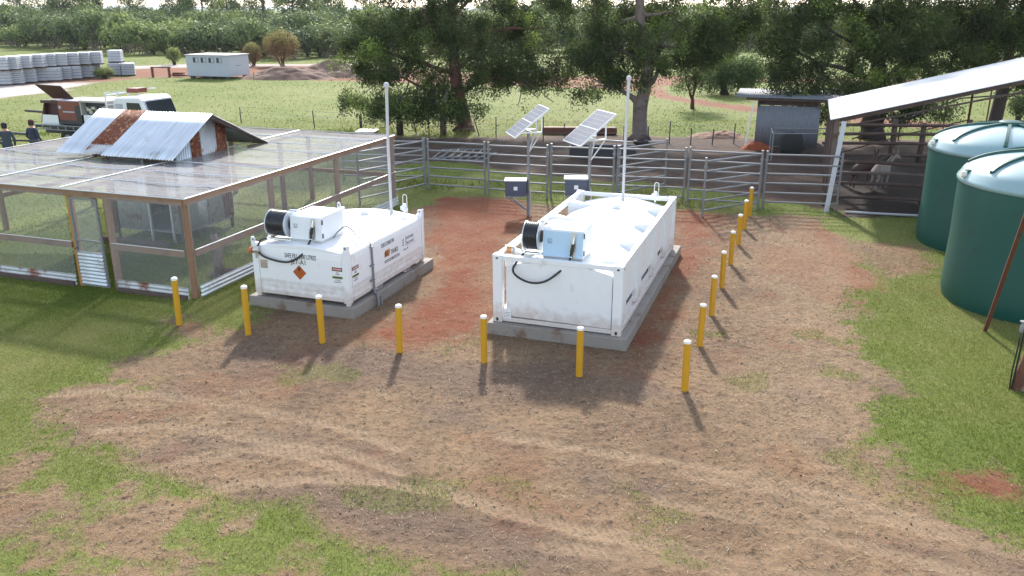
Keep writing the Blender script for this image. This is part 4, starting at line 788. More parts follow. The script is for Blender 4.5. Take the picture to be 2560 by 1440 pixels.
# trough
t = thing('feed_trough', 'long black feed trough lying in the yard behind the right solar mast', 'trough', (2.36,33.89,), -4)
mb = MB(); mb.prism([(0, 0), (2.6, 0), (2.65, .38), (-.05, .38)], (0, 0, .02), (1, 0, 0), (0, 0, 1), (0, .04, 0)); mb.prism([(0, 0), (2.6, 0), (2.65, .38), (-.05, .38)], (0, .8, .02), (1, 0, 0), (0, 0, 1), (0, .04, 0)); mb.box(-.03, .01, .04, .8, .02, .40); mb.box(2.6, 2.64, .04, .8, .02, .40); mb.box(0, 2.6, .04, .8, .02, .10); part('bin', mb, 'dark', t)
mb = MB(); mb.tube([(-.05, -.02, .41), (2.65, -.02, .41)], .025, 8); mb.tube([(-.05, .84, .41), (2.65, .84, .41)], .025, 8); part('rim', mb, 'zinc_dull', t)
# ================================================================ LEAN-TO SHED AT RIGHT
SH = thing('lean_to_shed', 'open stock shed with a long pale sloping iron roof on posts', 'shed', (9.55, 24.95, 0), -19)
k_ = .266; zs = lambda x: 2.70 + k_ * x
mb = MB(); mb.corr((-.15, -.05, zs(-.15)), (0, 5.95, 0), (9.4, 0, k_ * 9.4), .012, .076, 12, .0006); 
rf = part('roof', mb, 'white_dirty', SH, smooth=True, solid=.004)
for y in (.15, 2.9, 5.6): mb = MB(); mb.beam((-.05, y, zs(-.05) - .09), (9.1, y, zs(9.1) - .09), .07, .12); part('rafter', mb, 'timber_old', SH)
for x in (0, 2.2, 4.4, 6.6, 8.8): mb = MB(); mb.beam((x, -.02, zs(x) - .045), (x, 5.75, zs(x) - .045), .05, .05); part('purlin', mb, 'timber_old', SH)
mb = MB(); mb.tube([(.3, .10, zs(.3) - .30), (9, .10, zs(9) - .42)], .028, 8); mb.tube([(1.5, .1, zs(1.5) - .32), (1.5, .1, zs(1.5) - .1)], .02, 6); mb.tube([(2.3, .1, zs(2.3) - .32), (2.3, .1, zs(2.3) - .1)], .02, 6); part('truss_pipe', mb, 'timber_old', SH)
for x, y, r_ in ((-.02, .3, .085), (0, 2.9, .09), (0, 5.6, .09), (8.8, .2, .1), (8.8, 5.6, .1), (4.4, 5.6, .04), (6.6, 5.6, .04)):
    mb = MB(); mb.tube([(x, y, -.1), (x + .01, y, zs(x) / 2), (x, y, zs(x) - .05)], [r_ * 1.1, r_, r_ * .95], 10); part('post', mb, 'timber_old' if r_ > .05 else 'rustpipe', SH, smooth='auto')
mb = MB(); mb.beam((.02, -.55, -.05), (.24, .0, 2.62), .13, .10); part('white_post', mb, 'white_dirty', SH)
mb = MB(); mb.beam((.06, .12, 0), (.05, .12, 2.7), .14, .10); part('plank_post', mb, 'bark', SH)
# hardwood rail yard under and behind the shed
yd = thing('rail_yard_fence', 'old hardwood post and rail fence between the white shed post and the green tanks', 'fence', (10.32,25.79,), -12)
for i, x in enumerate((2.35,)): mb = MB(); mb.tube([(x, 0, -.1), (x + .02, 0, .8), (x + .12, 0, 1.42)], [.10, .09, .085], 9); part('post', mb, 'timber_old', yd, smooth=True)
for i, (z, r_) in enumerate(((.18, .05), (.62, .05), (.95, .045), (1.28, .055))):
    mb = MB(); x1 = 2.35 if i == 3 else 4.2; mb.tube([(-.2, -.09, z), (x1 * .3, -.07, z + .02), (x1 * .7, -.09, z - .015), (x1, -.08, z - .03)], [r_, r_ * 1.1, r_ * .95, r_], 8); part('rail', mb, 'timber_old' if i != 2 else 'bark', yd, smooth=True)
bk = thing('back_rail_fence', 'dark hardwood post and rail fence along the back of the stock shed', 'fence', (12.99,32.96,), -4)
for i, x in enumerate((-.6, 1.9, 3.0, 4.7, 6.6, 8.6)): mb = MB(); mb.tube([(x, 0, -.1), (x + .02, 0, .8), (x, 0, 1.55 + .15 * (i % 2))], [.12, .11, .10], 9); part('post', mb, 'timber_old', bk, smooth=True)
for z in (.3, .75, 1.12, 1.48):
    mb = MB(); mb.tube([(-.8, -.1, z), (2.2, -.1, z + rnd.uniform(-.03, .03)), (5.5, -.1, z + rnd.uniform(-.03, .03)), (9, -.1, z)], .06, 8); part('rail', mb, 'timber_old', bk, smooth=True)
for nm, a, b, lab in (('loose_rail', (2150,352), (2470,296), 'thin bent rail propped along the yard behind the green tanks'),):
    mb = MB(); A = Vector((12.95,33,0.36,)); B = Vector((17.79,33,1.64,)); mb.tube([A, (A + B) / 2 + Vector((0, 0, .06)), B], .025, 7); tag(part(nm, mb, 'timber_old', smooth=True), lab, 'rail')
PIPES = [((17.71,38.51,),1.21,),((19.68,38.51,),1.75,),((15.97,38.51,),0.94,),((21.6,38.51,),2.63,)]
for i, (xy, h) in enumerate(PIPES):
    mb = MB(); mb.tube([(0, 0, -.1), (0, 0, h + .25)], .035, 8); q = part('pipe_upright', mb, 'rustpipe', smooth='auto'); q.location = (*xy, 0)
    tag(q, ['thin dark pipe upright standing left of the middle of the shed opening', 'thin dark pipe upright near the middle of the shed opening', 'thin dark pipe upright closest to the white shed post', 'tall dark pipe upright just left of the leaning dark tree trunk'][i], 'pipe upright', 'dark pipe uprights behind the shed')
mb = MB(); mb.tube([Vector((14.57,36,0.45,)), Vector((18.91,36,2.16,)), Vector((21.9,36,2.39,))], .03, 8)
tag(part('pipe_rail', mb, 'dark', smooth=True), 'long dark pipe rail crossing behind the shed opening above the tanks', 'rail')
mb = MB(); mb.tube([Vector((*(9.88,24.23,), .05)), Vector((*(10.84,24.02,), .045)), Vector((*(12.2,23.68,), .05))], .035, 10); tag(part('white_pipe', mb, 'pvc', smooth='auto'), 'white plastic pipe lying on the ground at the foot of the rail fence', 'pipe')
# ================================================================ GREEN WATER TANKS
def tank(label, c, R0, h, rot):
    t = thing('water_tank', label, 'water tank', (*c, 0), rot, 'round green water tanks')
    mb = MB(); prof = [(R0 * .975, -.05), (R0 * .985, .05)] + [(R0 * (1 + .004 * math.sin(z * 9)), z * h) for z in np.linspace(.06, .97, 12)]; mb.lathe(prof, 96, cap=False); part('tank_wall', mb, 'green_tank', t, smooth=True)
    dome = [(R0, h * .97), (R0 + .035, h * .975), (R0 + .045, h + .0), (R0 + .03, h + .03)] + [(R0 * math.cos(a) , h + .03 + .56 * math.sin(a)) for a in np.linspace(.10, math.pi / 2 - .02, 12)] + [(0.0, h + .59)]
    mb = MB(); mb.lathe(dome, 96, cap=False); dm = part('domed_roof', mb, 'tank_lid', t, smooth=True)
    for k in range(8):
        a = k * math.pi / 4; mb = MB(); ca, sa = math.cos(a), math.sin(a); vs = []; pr = [(r, h + .03 + .56 * math.sqrt(max(0, 1 - (r / R0) ** 2))) for r in np.linspace(.12, R0 * .93, 14)]
        w_ = .045
        for r, z in pr:
            for s_, dz in ((-w_, -.03), (-w_ * .8, .055), (w_ * .8, .055), (w_, -.03)): vs.append((ca * r - sa * s_, sa * r + ca * s_, z + dz))
        fs = [(i * 4 + j, (i + 1) * 4 + j, (i + 1) * 4 + j + 1, i * 4 + j + 1) for i in range(13) for j in range(3)] + [(0, 1, 2, 3), (52, 55, 54, 53)]
        mb.add(vs, fs); part('rib', mb, 'green_tank', dm)
    mb = MB(); mb.lathe([(.26, 0), (.26, .10), (.20, .13), (0, .13)], 28, (0, 0, h + .56)); part('lid', mb, 'green_tank', t, smooth='auto')
    a = R(180 - rot * 0); mb = MB(); a = R(ANG - rot); ca, sa = math.cos(a), math.sin(a)
    def pt(r, s_, z): return (ca * r - sa * s_, sa * r + ca * s_, z)
    mb.add([pt(R0 * .99, -.07, h + .02), pt(R0 * .99, .07, h + .02), pt(R0 * .72, .07, h + .24), pt(R0 * .72, -.07, h + .24), pt(R0 * .99, -.07, h + .20), pt(R0 * .99, .07, h + .20), pt(R0 * .72, .07, h + .245), pt(R0 * .72, -.07, h + .245)], [(0, 3, 2, 1), (4, 5, 6, 7), (0, 1, 5, 4), (1, 2, 6, 5), (2, 3, 7, 6), (3, 0, 4, 7)])
    io = part('inlet_box', mb, 'green_tank', t, bevel=.005); mb = MB(); A = Vector(pt(R0 * .98, 0, h + .11)); B = Vector(pt(R0 * 1.05, 0, h + .11)); mb.tube([A, B], .065, 16); part('inlet_fitting', mb, 'cap', io, smooth='auto')
    return t
ANG = 172
tank('front green poly water tank, nearer the camera, beside the leaning rusty pipe', (10.80, 16.40), 1.72, 2.52, 14)
tank('rear green poly water tank, half hidden behind the front one beside the yard', (12.33, 20.90), 1.72, 2.46, 14)
# leaning rusty pipe, timber post with tap
mb = MB(); a = Vector((*(8.93,14.72,), -.05)); b = Vector((8.56,13.6,2.47,)); d = (b - a) * 1.25; mb.beam(a, a + d, .07, .045); tag(part('rusty_prop', mb, 'rustpipe', bevel=.006), 'leaning rusty steel prop in front of the nearer green water tank', 'steel prop')
pp = (8.07,12.2,)
t = thing('timber_post', 'thick weathered reddish timber post at the right edge beside the tap', 'post', (pp[0] + .03, pp[1], 0)); mb = MB(); mb.tube([(0, 0, -.1), (.10, .0, .5), (.20, .03, 1.2), (.36, .05, 2.4)], [.115, .11, .105, .10], 12); part('trunk_post', mb, 'timber_red', t, smooth=True)
mb = MB(); mb.box(.16, .40, -.05, .3, -.05, .12); part('footing', mb, 'concrete', t)
t = thing('garden_tap', 'small grey garden tap on a thin riser with black hoses beside the timber post', 'tap', (pp[0] - .04, pp[1] - .01, 0))
mb = MB(); mb.tube([(-.03, 0, -.05), (0, .02, .5), (.02, .05, 1.02)], .014, 8); part('riser', mb, 'black', t); mb = MB(); mb.tube([(-.07, -.02, -.02), (-.06, .02, .3), (-.03, .04, .8), (-.06, 0, 1.0)], .012, 8); part('hose', mb, 'black', t, smooth=True)
mb = MB(); mb.lathe([(.024, 0), (.032, .03), (.028, .10), (.016, .12), (.012, .17)], 12, (-.06, 0, .98)); mb.tube([(-.06, 0, 1.06), (.02, .02, 1.09), (.08, .03, 1.04)], .02, 8); mb.lathe([(.045, .17), (.045, .185)], 12, (-.06, 0, .98)); part('tap_body', mb, 'steel', t, smooth='auto')
# ================================================================ SMALL IRON SHED AND PEN BEHIND THE YARD
IS = thing('iron_shed', 'small grey corrugated iron shed with a flat dark roof under the big tree', 'shed', (10.75, 37.2, 0), -19)
mb = MB(); mb.corr((0, 0, 0), (2.6, 0, 0), (0, 0, 1.75), .014, .09, 1); part('front_wall', mb, 'zinc_dull', IS, smooth=True, solid=.003)
mb = MB(); mb.corr((2.6, 0, 0), (0, 1.8, 0), (0, 0, 1.75), .014, .09, 1); part('side_wall', mb, 'zinc_dull', IS, smooth=True, solid=.003)
mb = MB(); mb.corr((0, 0, 0), (0, 1.8, 0), (0, 0, 1.95), .014, .09, 1); part('side_wall', mb, 'zinc_dull', IS, smooth=True, solid=.003)
mb = MB(); mb.corr((-.95, -.35, 2.12), (4.4, 0, -.02), (0, 2.5, .15), .014, .09, 2); part('roof', mb, 'zinc_dull', IS, smooth=True, solid=.003)
mb = MB(); mb.box(-.5, 3.2, -.2, -.12, 1.98, 2.08); mb.box(0, .06, -.1, -.04, 1.7, 2.0); mb.box(2.5, 2.56, -.1, -.04, 1.7, 2.0); mb.box(.02, 2.58, .3, .34, 1.74, 1.99); part('roof_beam', mb, 'timber_old', IS)
mb = MB(); mb.beam((-.38, -.1, -.05), (-.16, -.1, 1.98), .07, .07); part('leaning_post', mb, 'cap', IS)
PF = thing('pipe_pen', 'low rectangular pipe frame pen in front of the iron shed', 'pen', (10.33,33.24,), -2)
for x, y in ((0, 0), (2.25, 0), (2.6, 1.5), (.3, 1.5)): mb = MB(); mb.tube([(x, y, -.05), (x, y, 1.08)], .025, 8); part('leg', mb, 'steel', PF)
for a, b in (((0, 0), (2.25, 0)), ((2.25, 0), (2.6, 1.5)), ((2.6, 1.5), (.3, 1.5)), ((.3, 1.5), (0, 0))): mb = MB(); mb.tube([(*a, 1.08), (*b, 1.08)], .024, 8); part('top_rail', mb, 'steel', PF)
mb = MB(); mb.lathe([(.0, 0), (.42, .02), (.50, .25), (.48, .60), (.36, .85), (.0, .92)], 20); q = part('hay_bale', mb, mat('dark_bale', srgb(44, 44, 42)[:3], .95, var=.3, bump=.8, bscale=10), smooth=True); q.location = (*(11.61,34.87,), 0); tag(q, 'dark rounded hay bale beside the pipe frame pen', 'hay bale')
def mound(name, c, rx, ry_, h, m, label, seed, cat='soil mound', group=None):
    N = 44; vs = []; fs = []
    for j in range(N + 1):
        for i in range(N + 1):
            a, b = i / N * 2 - 1, j / N * 2 - 1; r = math.hypot(a, b); nn = float(fbm(np.array([a * 2 + seed]), np.array([b * 2.]), seed, 4)[0])
            n2 = float(fbm(np.array([a * 9 + seed]), np.array([b * 9.]), seed + 3, 2)[0])
            vs.append((a * rx, b * ry_, max(-.15, h * (max(0, 1 - r ** 1.7)) * (.45 + 1.1 * nn) + (n2 - .5) * .14 * h * (r < .95) - .04)))
    for j in range(N):
        for i in range(N): fs.append((j * (N + 1) + i, j * (N + 1) + i + 1, (j + 1) * (N + 1) + i + 1, (j + 1) * (N + 1) + i))
    mb = MB(); mb.add(vs, fs); q = part(name, mb, m, smooth=True); q.location = (*c, 0); return tag(q, label, cat, group)
mound('soil_mound', (10.61,36.22,), .8, .5, .32, 'redsoil', 'small bright orange soil heap beside the iron shed wall', 3)
mound('brush_heap', (9.65,39.77,), 1.4, .8, .35, mat('dry_brush', srgb(150, 120, 104)[:3], .95, var=.4, scale=9, bump=1, bscale=16), 'low heap of pinkish dry brush behind the wire fence posts', 8, 'brush heap')
mound('soil_mound', (-19.32,74.11,), 4.2, 2.2, .95, 'dirt_mound', 'grey brown soil mound nearest the white cabin', 11, group='soil mounds beyond the field'); mound('soil_mound', (-15.71,76.77,), 4.4, 2.6, 1.1, 'dirt_mound', 'widest grey brown soil mound, left of the big tree', 15, group='soil mounds beyond the field'); mound('soil_mound', (-11.82,75.86,), 3.0, 2.0, .8, 'dirt_mound', 'soil mound partly hidden by the left branches of the big tree', 19, group='soil mounds beyond the field')
# ================================================================ WIRE FENCE POSTS ACROSS THE FIELD
FP = [((-14.31,44.67,),0.83,0,'thin star picket in the grass behind the chicken house roof',),((-9.94,42.52,),0.91,-3,'thin star picket beside the back edge of the pen roof',),((-4.57,40.42,),0.76,-9,'leaning thin picket left of the pair by the pen corner trees',),((-3.98,40.42,),0.76,0,'upright thin picket between the two slim tree trunks',),((-1.54,40.03,),0.81,-15,'strongly leaning thin picket right of the big red trunk',),((-0.75,39.64,),0.95,0,'tall thin picket left of the left solar panel',),((1.43,38.51,),1.09,0,'thin picket just right of the left solar panel',),((2.48,40.03,),0.6,0,'short thin picket between the two solar panels',),((5.12,38.51,),0.67,0,'thin picket beside the tall vent pipe of the long tank',),((6.22,38.39,),0.69,0,'thin picket right beside the large grey trunk',),((7.04,37.57,),1.01,0,'thin picket first right of the large grey trunk',),((7.95,37.34,),0.74,0,'thin picket second right of the large grey trunk',),((8.91,37.34,),0.71,2,'dark picket in front of the brush heap',),((9.93,37.57,),0.92,0,'thin picket right of the brush heap',),((12.42,62.48,),0.8,0,'far picket by the bend of the red road',),((14.38,62.48,),0.8,0,'far picket right of the bend of the red road',),((17.05,63.42,),0.84,0,'far picket left of the dark shrub',),((17.54,62.48,),0.66,0,'far picket below the dark shrub',),((-20.29,75.86,),0.41,0,'far picket in front of the nearest soil mound',),((-14.48,73.68,),0.5,0,'far picket in front of the widest soil mound',),((-21.76,72.43,),0.66,0,'far picket beside the white cabin',)]
for xy, h, ln, lab in FP:
    mb = MB(); mb.prism([(-.022, -.01), (.022, -.01), (.0, .03)], (0, 0, -.1), (1, 0, 0), (0, 1, 0), (math.tan(R(ln)) * h, 0, h + .1)); q = part('fence_picket', mb, 'dark' if xy[1] < 50 else 'rustpipe'); q.location = (*xy, 0); q.scale = (1.15, 1.15, 1); tag(q, lab, 'fence picket', 'thin steel fence pickets')
mb = MB(); h = 0.75; mb.lathe([(.075, -.1), (.07, h), (.0, h + .01)], 10); q = part('fence_post', mb, 'bark_dark', smooth='auto'); q.location = (*(-7.53,42.08,), 0); tag(q, 'thick dark round wooden post standing in the grass behind the pen', 'fence post')
for i, (a, b) in enumerate(((FP[0], FP[1]), (FP[1], FP[2]), (FP[2], FP[3]), (FP[3], FP[5]), (FP[5], FP[6]), (FP[6], FP[8]), (FP[8], FP[10]), (FP[10], FP[11]), (FP[11], FP[13]))):
    mb = MB()
    for z in (.35, .6, .85): mb.tube([(*a[0], z), (*b[0], z)], .006, 4)
    q = part('fence_wire', mb, 'zinc_dull'); tag(q, f'strand span of thin fence wire from the {a[3].split(" in ")[0].split(" beside ")[0].replace("thin ","")} ' if 0 else ['fence wires behind the chicken house roof','fence wires behind the pen roof corner','fence wires at the leaning picket by the slim trunks','fence wires in front of the big red trunk','fence wires behind the left solar panel','fence wires between the solar panels and the vent pipe','fence wires in front of the large grey trunk','fence wires just right of the large grey trunk','fence wires in front of the brush heap'][i], 'fence wire', 'fence wire spans')
t = thing('pipe_goal_frame', 'thin rusty rectangular pipe frame standing by the red road bend', 'pipe frame', (12.13,62.18,), 0); mb = MB(); L_g = 2.25; [mb.tube([(x, 0, -.05), (x, 0, .95)], .03, 6) for x in (0, L_g)]; part('leg', mb, 'rustpipe', t); mb = MB(); mb.tube([(0, 0, .95), (L_g, 0, .95)], .03, 6); part('top_bar', mb, 'rustpipe', t)
t = thing('tank_lid_box', 'low white lidded box at the back of the pen beside the round wooden post', 'box', (-7.47,40.29,), -5); mb = MB(); mb.box(0, .85, 0, .9, 0, .12); part('box_body', mb, 'dark', t); mb = MB(); mb.box(-.04, .9, -.05, .95, .122, .18); part('box_lid', mb, 'cap', t, bevel=.01)
mb = MB(); mb.box(0, 3.6, 0, .35, 0, .34); q = part('log_edging', mb, 'rustpipe', bevel=.08); q.location = (*(1.45,40.55,), 0); q.rotation_euler = (0, 0, R(-2)); tag(q, 'long low reddish timber edging behind the two solar panels', 'timber edging')
mb = MB(); mb.tube([Vector((*(4.04,38.51,), .04)), Vector((*(5.24,37.92,), .04)), Vector((*(6.89,38.03,), .05))], .035, 8); tag(part('white_pole', mb, 'pvc', smooth=True), 'white pole lying at the foot of the large grey trunk', 'pole')
mb = MB(); mb.lathe([(.16, 0), (.30, .03), (.34, .11), (.33, .18), (.20, .19), (.15, .05)], 22); q = part('old_tyre', mb, 'tyre', smooth=True); q.location = (*(5.74,37.34,), 0); tag(q, 'black tyre lying at the foot of the large grey trunk', 'tyre')
# ================================================================ CABIN AND PALLETS
A_, B_ = (-27.94,74.11,), (-23.92,72.84,)
wd = math.hypot(B_[0] - A_[0], B_[1] - A_[1]); CA = thing('portable_cabin', 'white portable cabin with four small high windows on the far side of the field', 'portable cabin', (*A_, 0), math.degrees(math.atan2(B_[1] - A_[1], B_[0] - A_[0])))
dc, hc, hc2 = 2.95, 1.93, 1.83
mb = MB(); mb.prism([(0, .22), (wd, .22), (wd, hc), (0, hc)], (0, 0, 0), (1, 0, 0), (0, 0, 1), (0, dc, 0)); part('cabin_wall', mb, 'house', CA, bevel=.02)
mb = MB(); mb.box(-.08, wd + .08, -.08, dc + .08, hc + .002, hc + .07); part('roof', mb, 'houseroof', CA)
mb = MB(); [mb.box(x, x + .3, y, y + .3, 0, .219) for x in (.2, wd / 2, wd - .5) for y in (.1, dc - .4)]; mb.box(.02, wd - .02, .04, .10, .16, .218); part('skid', mb, 'dark', CA)
for i in range(4):
    x = .72 + i * .78; mb = MB(); mb.box(x, x + .56, -.02, -.003, hc - .60, hc - .16); f_ = part('window', mb, 'greyink', CA); mb = MB(); mb.box(x + .04, x + .24, -.03, -.021, hc - .56, hc - .20); part('pane', mb, 'glass_dark', f_); mb = MB(); mb.box(x + .26, x + .52, -.026, -.021, hc - .56, hc - .20); part('blind', mb, 'paver', f_)
mb = MB(); mb.box(wd + .001, wd + .004, .95, 1.75, hc * .55, hc * .55 + .05); part('faded_mark', mb, 'greyink', CA)
def pallet(kind):
    t = thing('paver_pallet', 'x', 'pallet of pavers', group='stacked pallets of grey concrete pavers')
    mb = MB(); mb.box(-.53, .53, 0, 1.05, .10, 1.0); part('paver_stack', mb, 'paver', t, bevel=.02)
    mb = MB()
    for z in ((.30, .52, .74) if kind != 1 else (.24, .38, .52, .66, .8)): mb.box(-.535, .535, -.004, 1.054, z, z + (.05 if kind != 2 else .03))
    part('layer_gap', mb, 'paver_dark', t)
    mb = MB(); mb.box(-.56, .56, 0, 1.05, 0, .03); mb.box(-.56, .56, -.01, 1.06, .07, .098); [mb.box(x, x + .1, 0, 1.05, .031, .069) for x in (-.54, -.05, .44)]; part('wooden_pallet', mb, 'timber_old', t)
    mb = MB(); mb.box(-.50, .50, .02, 1.0, 1.002, 1.045); part('top_wrap', mb, 'plasticwrap', t, bevel=.02)
    return t
PK = [pallet(k) for k in range(3)]
pal = [('u',0,(-39.64,66.75,),2.05,),('u',1,(-39.26,67.46,),2.04,),('u',2,(-39.02,68.91,),1.99,),('u',0,(-38.63,70.05,),1.95,),('u',1,(-38.23,71.22,),1.92,),('u',2,(-37.65,72.02,),1.91,),('u',0,(-37.11,72.84,),1.93,),('u',1,(-36.6,73.68,),1.92,),('u',2,(-35.98,74.54,),1.91,),('l',0,(-39.78,67.1,),0.91,),('l',1,(-39.24,67.81,),0.92,),('l',2,(-39.03,69.29,),0.85,),('l',0,(-38.78,70.43,),0.83,),('l',2,(-37.86,70.83,),0.83,),('l',1,(-37.58,72.02,),0.88,),('l',0,(-37.08,72.84,),0.82,),('l',2,(-36.74,74.11,),0.8,),('l',1,(-36.57,75.42,),0.75,),('l',0,(-35.42,76.77,),0.62,),('l',1,(-34.21,76.77,),0.69,),('u',2,(-35.49,77.23,),1.28,)]
used = set()
for i, (lv, kd, xy, zt) in enumerate(pal):
    o = PK[kd] if kd not in used else dup(PK[kd]); used.add(kd)
    sc_ = 1.0; o.location = (xy[0], xy[1], 0 if lv == 'l' else 1.12); o.rotation_euler = (0, 0, R(14 + rnd.uniform(-8, 8))); o.scale = (1.02, 1, 1.02 if lv == 'u' else 1.05)
    n_ = ['first', 'second', 'third', 'fourth', 'fifth', 'sixth', 'seventh', 'eighth', 'ninth'][i if i < 9 else min(i - 9, 8)]
    o['label'] = f'wrapped grey paver pallet, {n_} from the left in the upper row' if i < 9 else f'grey paver pallet, {n_} from the left in the lower row' if i < 18 else ['paver pallet of the short separate stack, lower left one', 'paver pallet at the far right end, standing alone by the dark shrub', 'half height paver pallet on top of the short separate stack'][i - 18]
t = thing('timber_gantry', 'rusty brown low goal shaped frame between the pallets and the white cabin', 'frame', (-31.3,74.98,), 0); mb = MB(); [mb.beam((x, 0, 0), (x, 0, .82), .16, .2) for x in (0, 1.45)]; part('frame_leg', mb, 'rustpipe', t); mb = MB(); mb.beam((-.1, 0, .87), (1.6, 0, .87), .2, .1); part('crossbar', mb, 'rustpipe', t)
mb = MB(); [mb.beam((rnd.uniform(-.7, 0), rnd.uniform(-.3, .3), .08 + .08 * i), (rnd.uniform(.6, 1.2), rnd.uniform(-.3, .3), .1 + .08 * i), .1, .08) for i in range(4)]; q = part('timber_heap', mb, 'rustpipe'); q.location = (*(-29.65,75.86,), 0); tag(q, 'small heap of rusty brown timbers left of the white cabin', 'timber heap')

# ================================================================ TREES
LM = dict(
 dark=leaf_mat('gum_leaves', (.050, .062, .030, 1), (.110, .150, .050, 1), (.30, .40, .09, 1), .36),
 mid=leaf_mat('light_leaves', (.05, .075, .03, 1), (.10, .15, .05, 1), (.20, .27, .08, 1), .35),
 bush=leaf_mat('bush_leaves', (.09, .10, .06, 1), (.24, .28, .09, 1), (.48, .54, .15, 1), .25),
 red=leaf_mat('reddish_bush_leaves', (.20, .10, .075, 1), (.26, .20, .09, 1), (.42, .46, .12, 1), .25),
 far=leaf_mat('far_leaves', (.085, .105, .065, 1), (.175, .225, .09, 1), (.38, .44, .13, 1), .15))
def leaves(blobs, n, L, W, seed, droop=.6, tmix=.12, csig=.30, shell=.42, per=64, bough=0, orient=0):
    """many small leaf quads gathered in clumps through ellipsoid volumes; returns V, quads, tint"""
    g = np.random.default_rng(seed); B = np.array([b[:6] for b in blobs], float); wt = B[:, 3] * B[:, 4] * B[:, 5] ; wt = wt ** .62; wt /= wt.sum()
    nc = max(1, n // per); bi = g.choice(len(B), nc, p=wt); b = B[bi]
    if bough:
        nb = max(6, int(nc / bough)); bj = g.choice(len(B), nb, p=wt); bb = B[bj]; d = g.normal(size=(nb, 3)); d /= np.linalg.norm(d, axis=1)[:, None]
        bc = bb[:, :3] + d * bb[:, 3:6] * (g.random(nb) ** .4)[:, None]; bt = np.where(g.random(nb) < tmix, g.uniform(.5, .8, nb), g.uniform(.05, .40, nb)); br = g.uniform(.30, .60, nb)
        k = g.integers(nb, size=nc); o = g.normal(size=(nc, 3)) * .55; o[:, 2] = o[:, 2] * .55 - .15 * (o[:, 0] ** 2 + o[:, 1] ** 2)
        c = bc[k] + o * br[k][:, None]; ct = np.clip(bt[k] + o[:, 2] * .22 + g.normal(size=nc) * .06, 0, 1)  # bough tops tinted lighter: light from above put into leaf colour
    else:
        d = g.normal(size=(nc, 3)); d /= np.linalg.norm(d, axis=1)[:, None]; r = g.random(nc) ** shell
        c = b[:, :3] + d * b[:, 3:6] * r[:, None]
        ct = np.where(g.random(nc) < tmix, g.uniform(.65, 1., nc), g.uniform(.05, .55, nc))
    cs = csig * g.uniform(.55, 1.4, nc)
    ci = np.repeat(np.arange(nc), per); m = len(ci); off = g.normal(size=(m, 3)) * cs[ci][:, None] * np.array([1, 1, 1.05]); off[:, 2] -= np.abs(g.normal(size=m)) * cs[ci] * droop
    p = c[ci] + off
    a = g.normal(size=(m, 3)); a[:, 2] = a[:, 2] * .6 - droop * 1.1; a /= np.linalg.norm(a, axis=1)[:, None]
    if orient:
        nn = (c - b[:, :3])[ci] / (b[:, 3:6][ci] ** 2); nn /= np.linalg.norm(nn, axis=1)[:, None] + 1e-9; nn = nn + g.normal(size=(m, 3)) * orient; nn /= np.linalg.norm(nn, axis=1)[:, None]
        a = np.cross(nn, g.normal(size=(m, 3))); a /= np.linalg.norm(a, axis=1)[:, None]; q = np.cross(nn, a)
    else: q = g.normal(size=(m, 3))
    q -= a * (q * a).sum(1)[:, None]; q /= np.linalg.norm(q, axis=1)[:, None]
    l_ = L * g.uniform(.6, 1.3, m)[:, None] / 2; w_ = W * g.uniform(.7, 1.3, m)[:, None] / 2
    V = np.stack([p - a * l_, p + q * w_, p + a * l_, p - q * w_], 1).reshape(-1, 3)
    t = np.clip(ct[ci] + g.normal(size=m) * .10, 0, 1)
    return V, np.arange(4 * m).reshape(-1, 4), np.repeat(t, 4), c
def limb(mb, a, b, r0, r1, wob, g, seg=8, n=6, sagk=0.):
    a = Vector(a); b = Vector(b); L = (b - a).length; pts = []; rr = []; o1 = Vector([g.uniform(-1, 1) for _ in range(3)]) * wob * L; ph = g.uniform(.3, .7)
    for i in range(n + 1):
        t = i / n; p = a.lerp(b, t) + o1 * math.sin(t * math.pi) + Vector([g.uniform(-1, 1) for _ in range(3)]) * wob * L * .18 * (0 < i < n); p.z += sagk * L * math.sin(t * math.pi)
        pts.append(p); rr.append(r0 + (r1 - r0) * t ** .8)
    mb.tube(pts, rr, seg); return pts
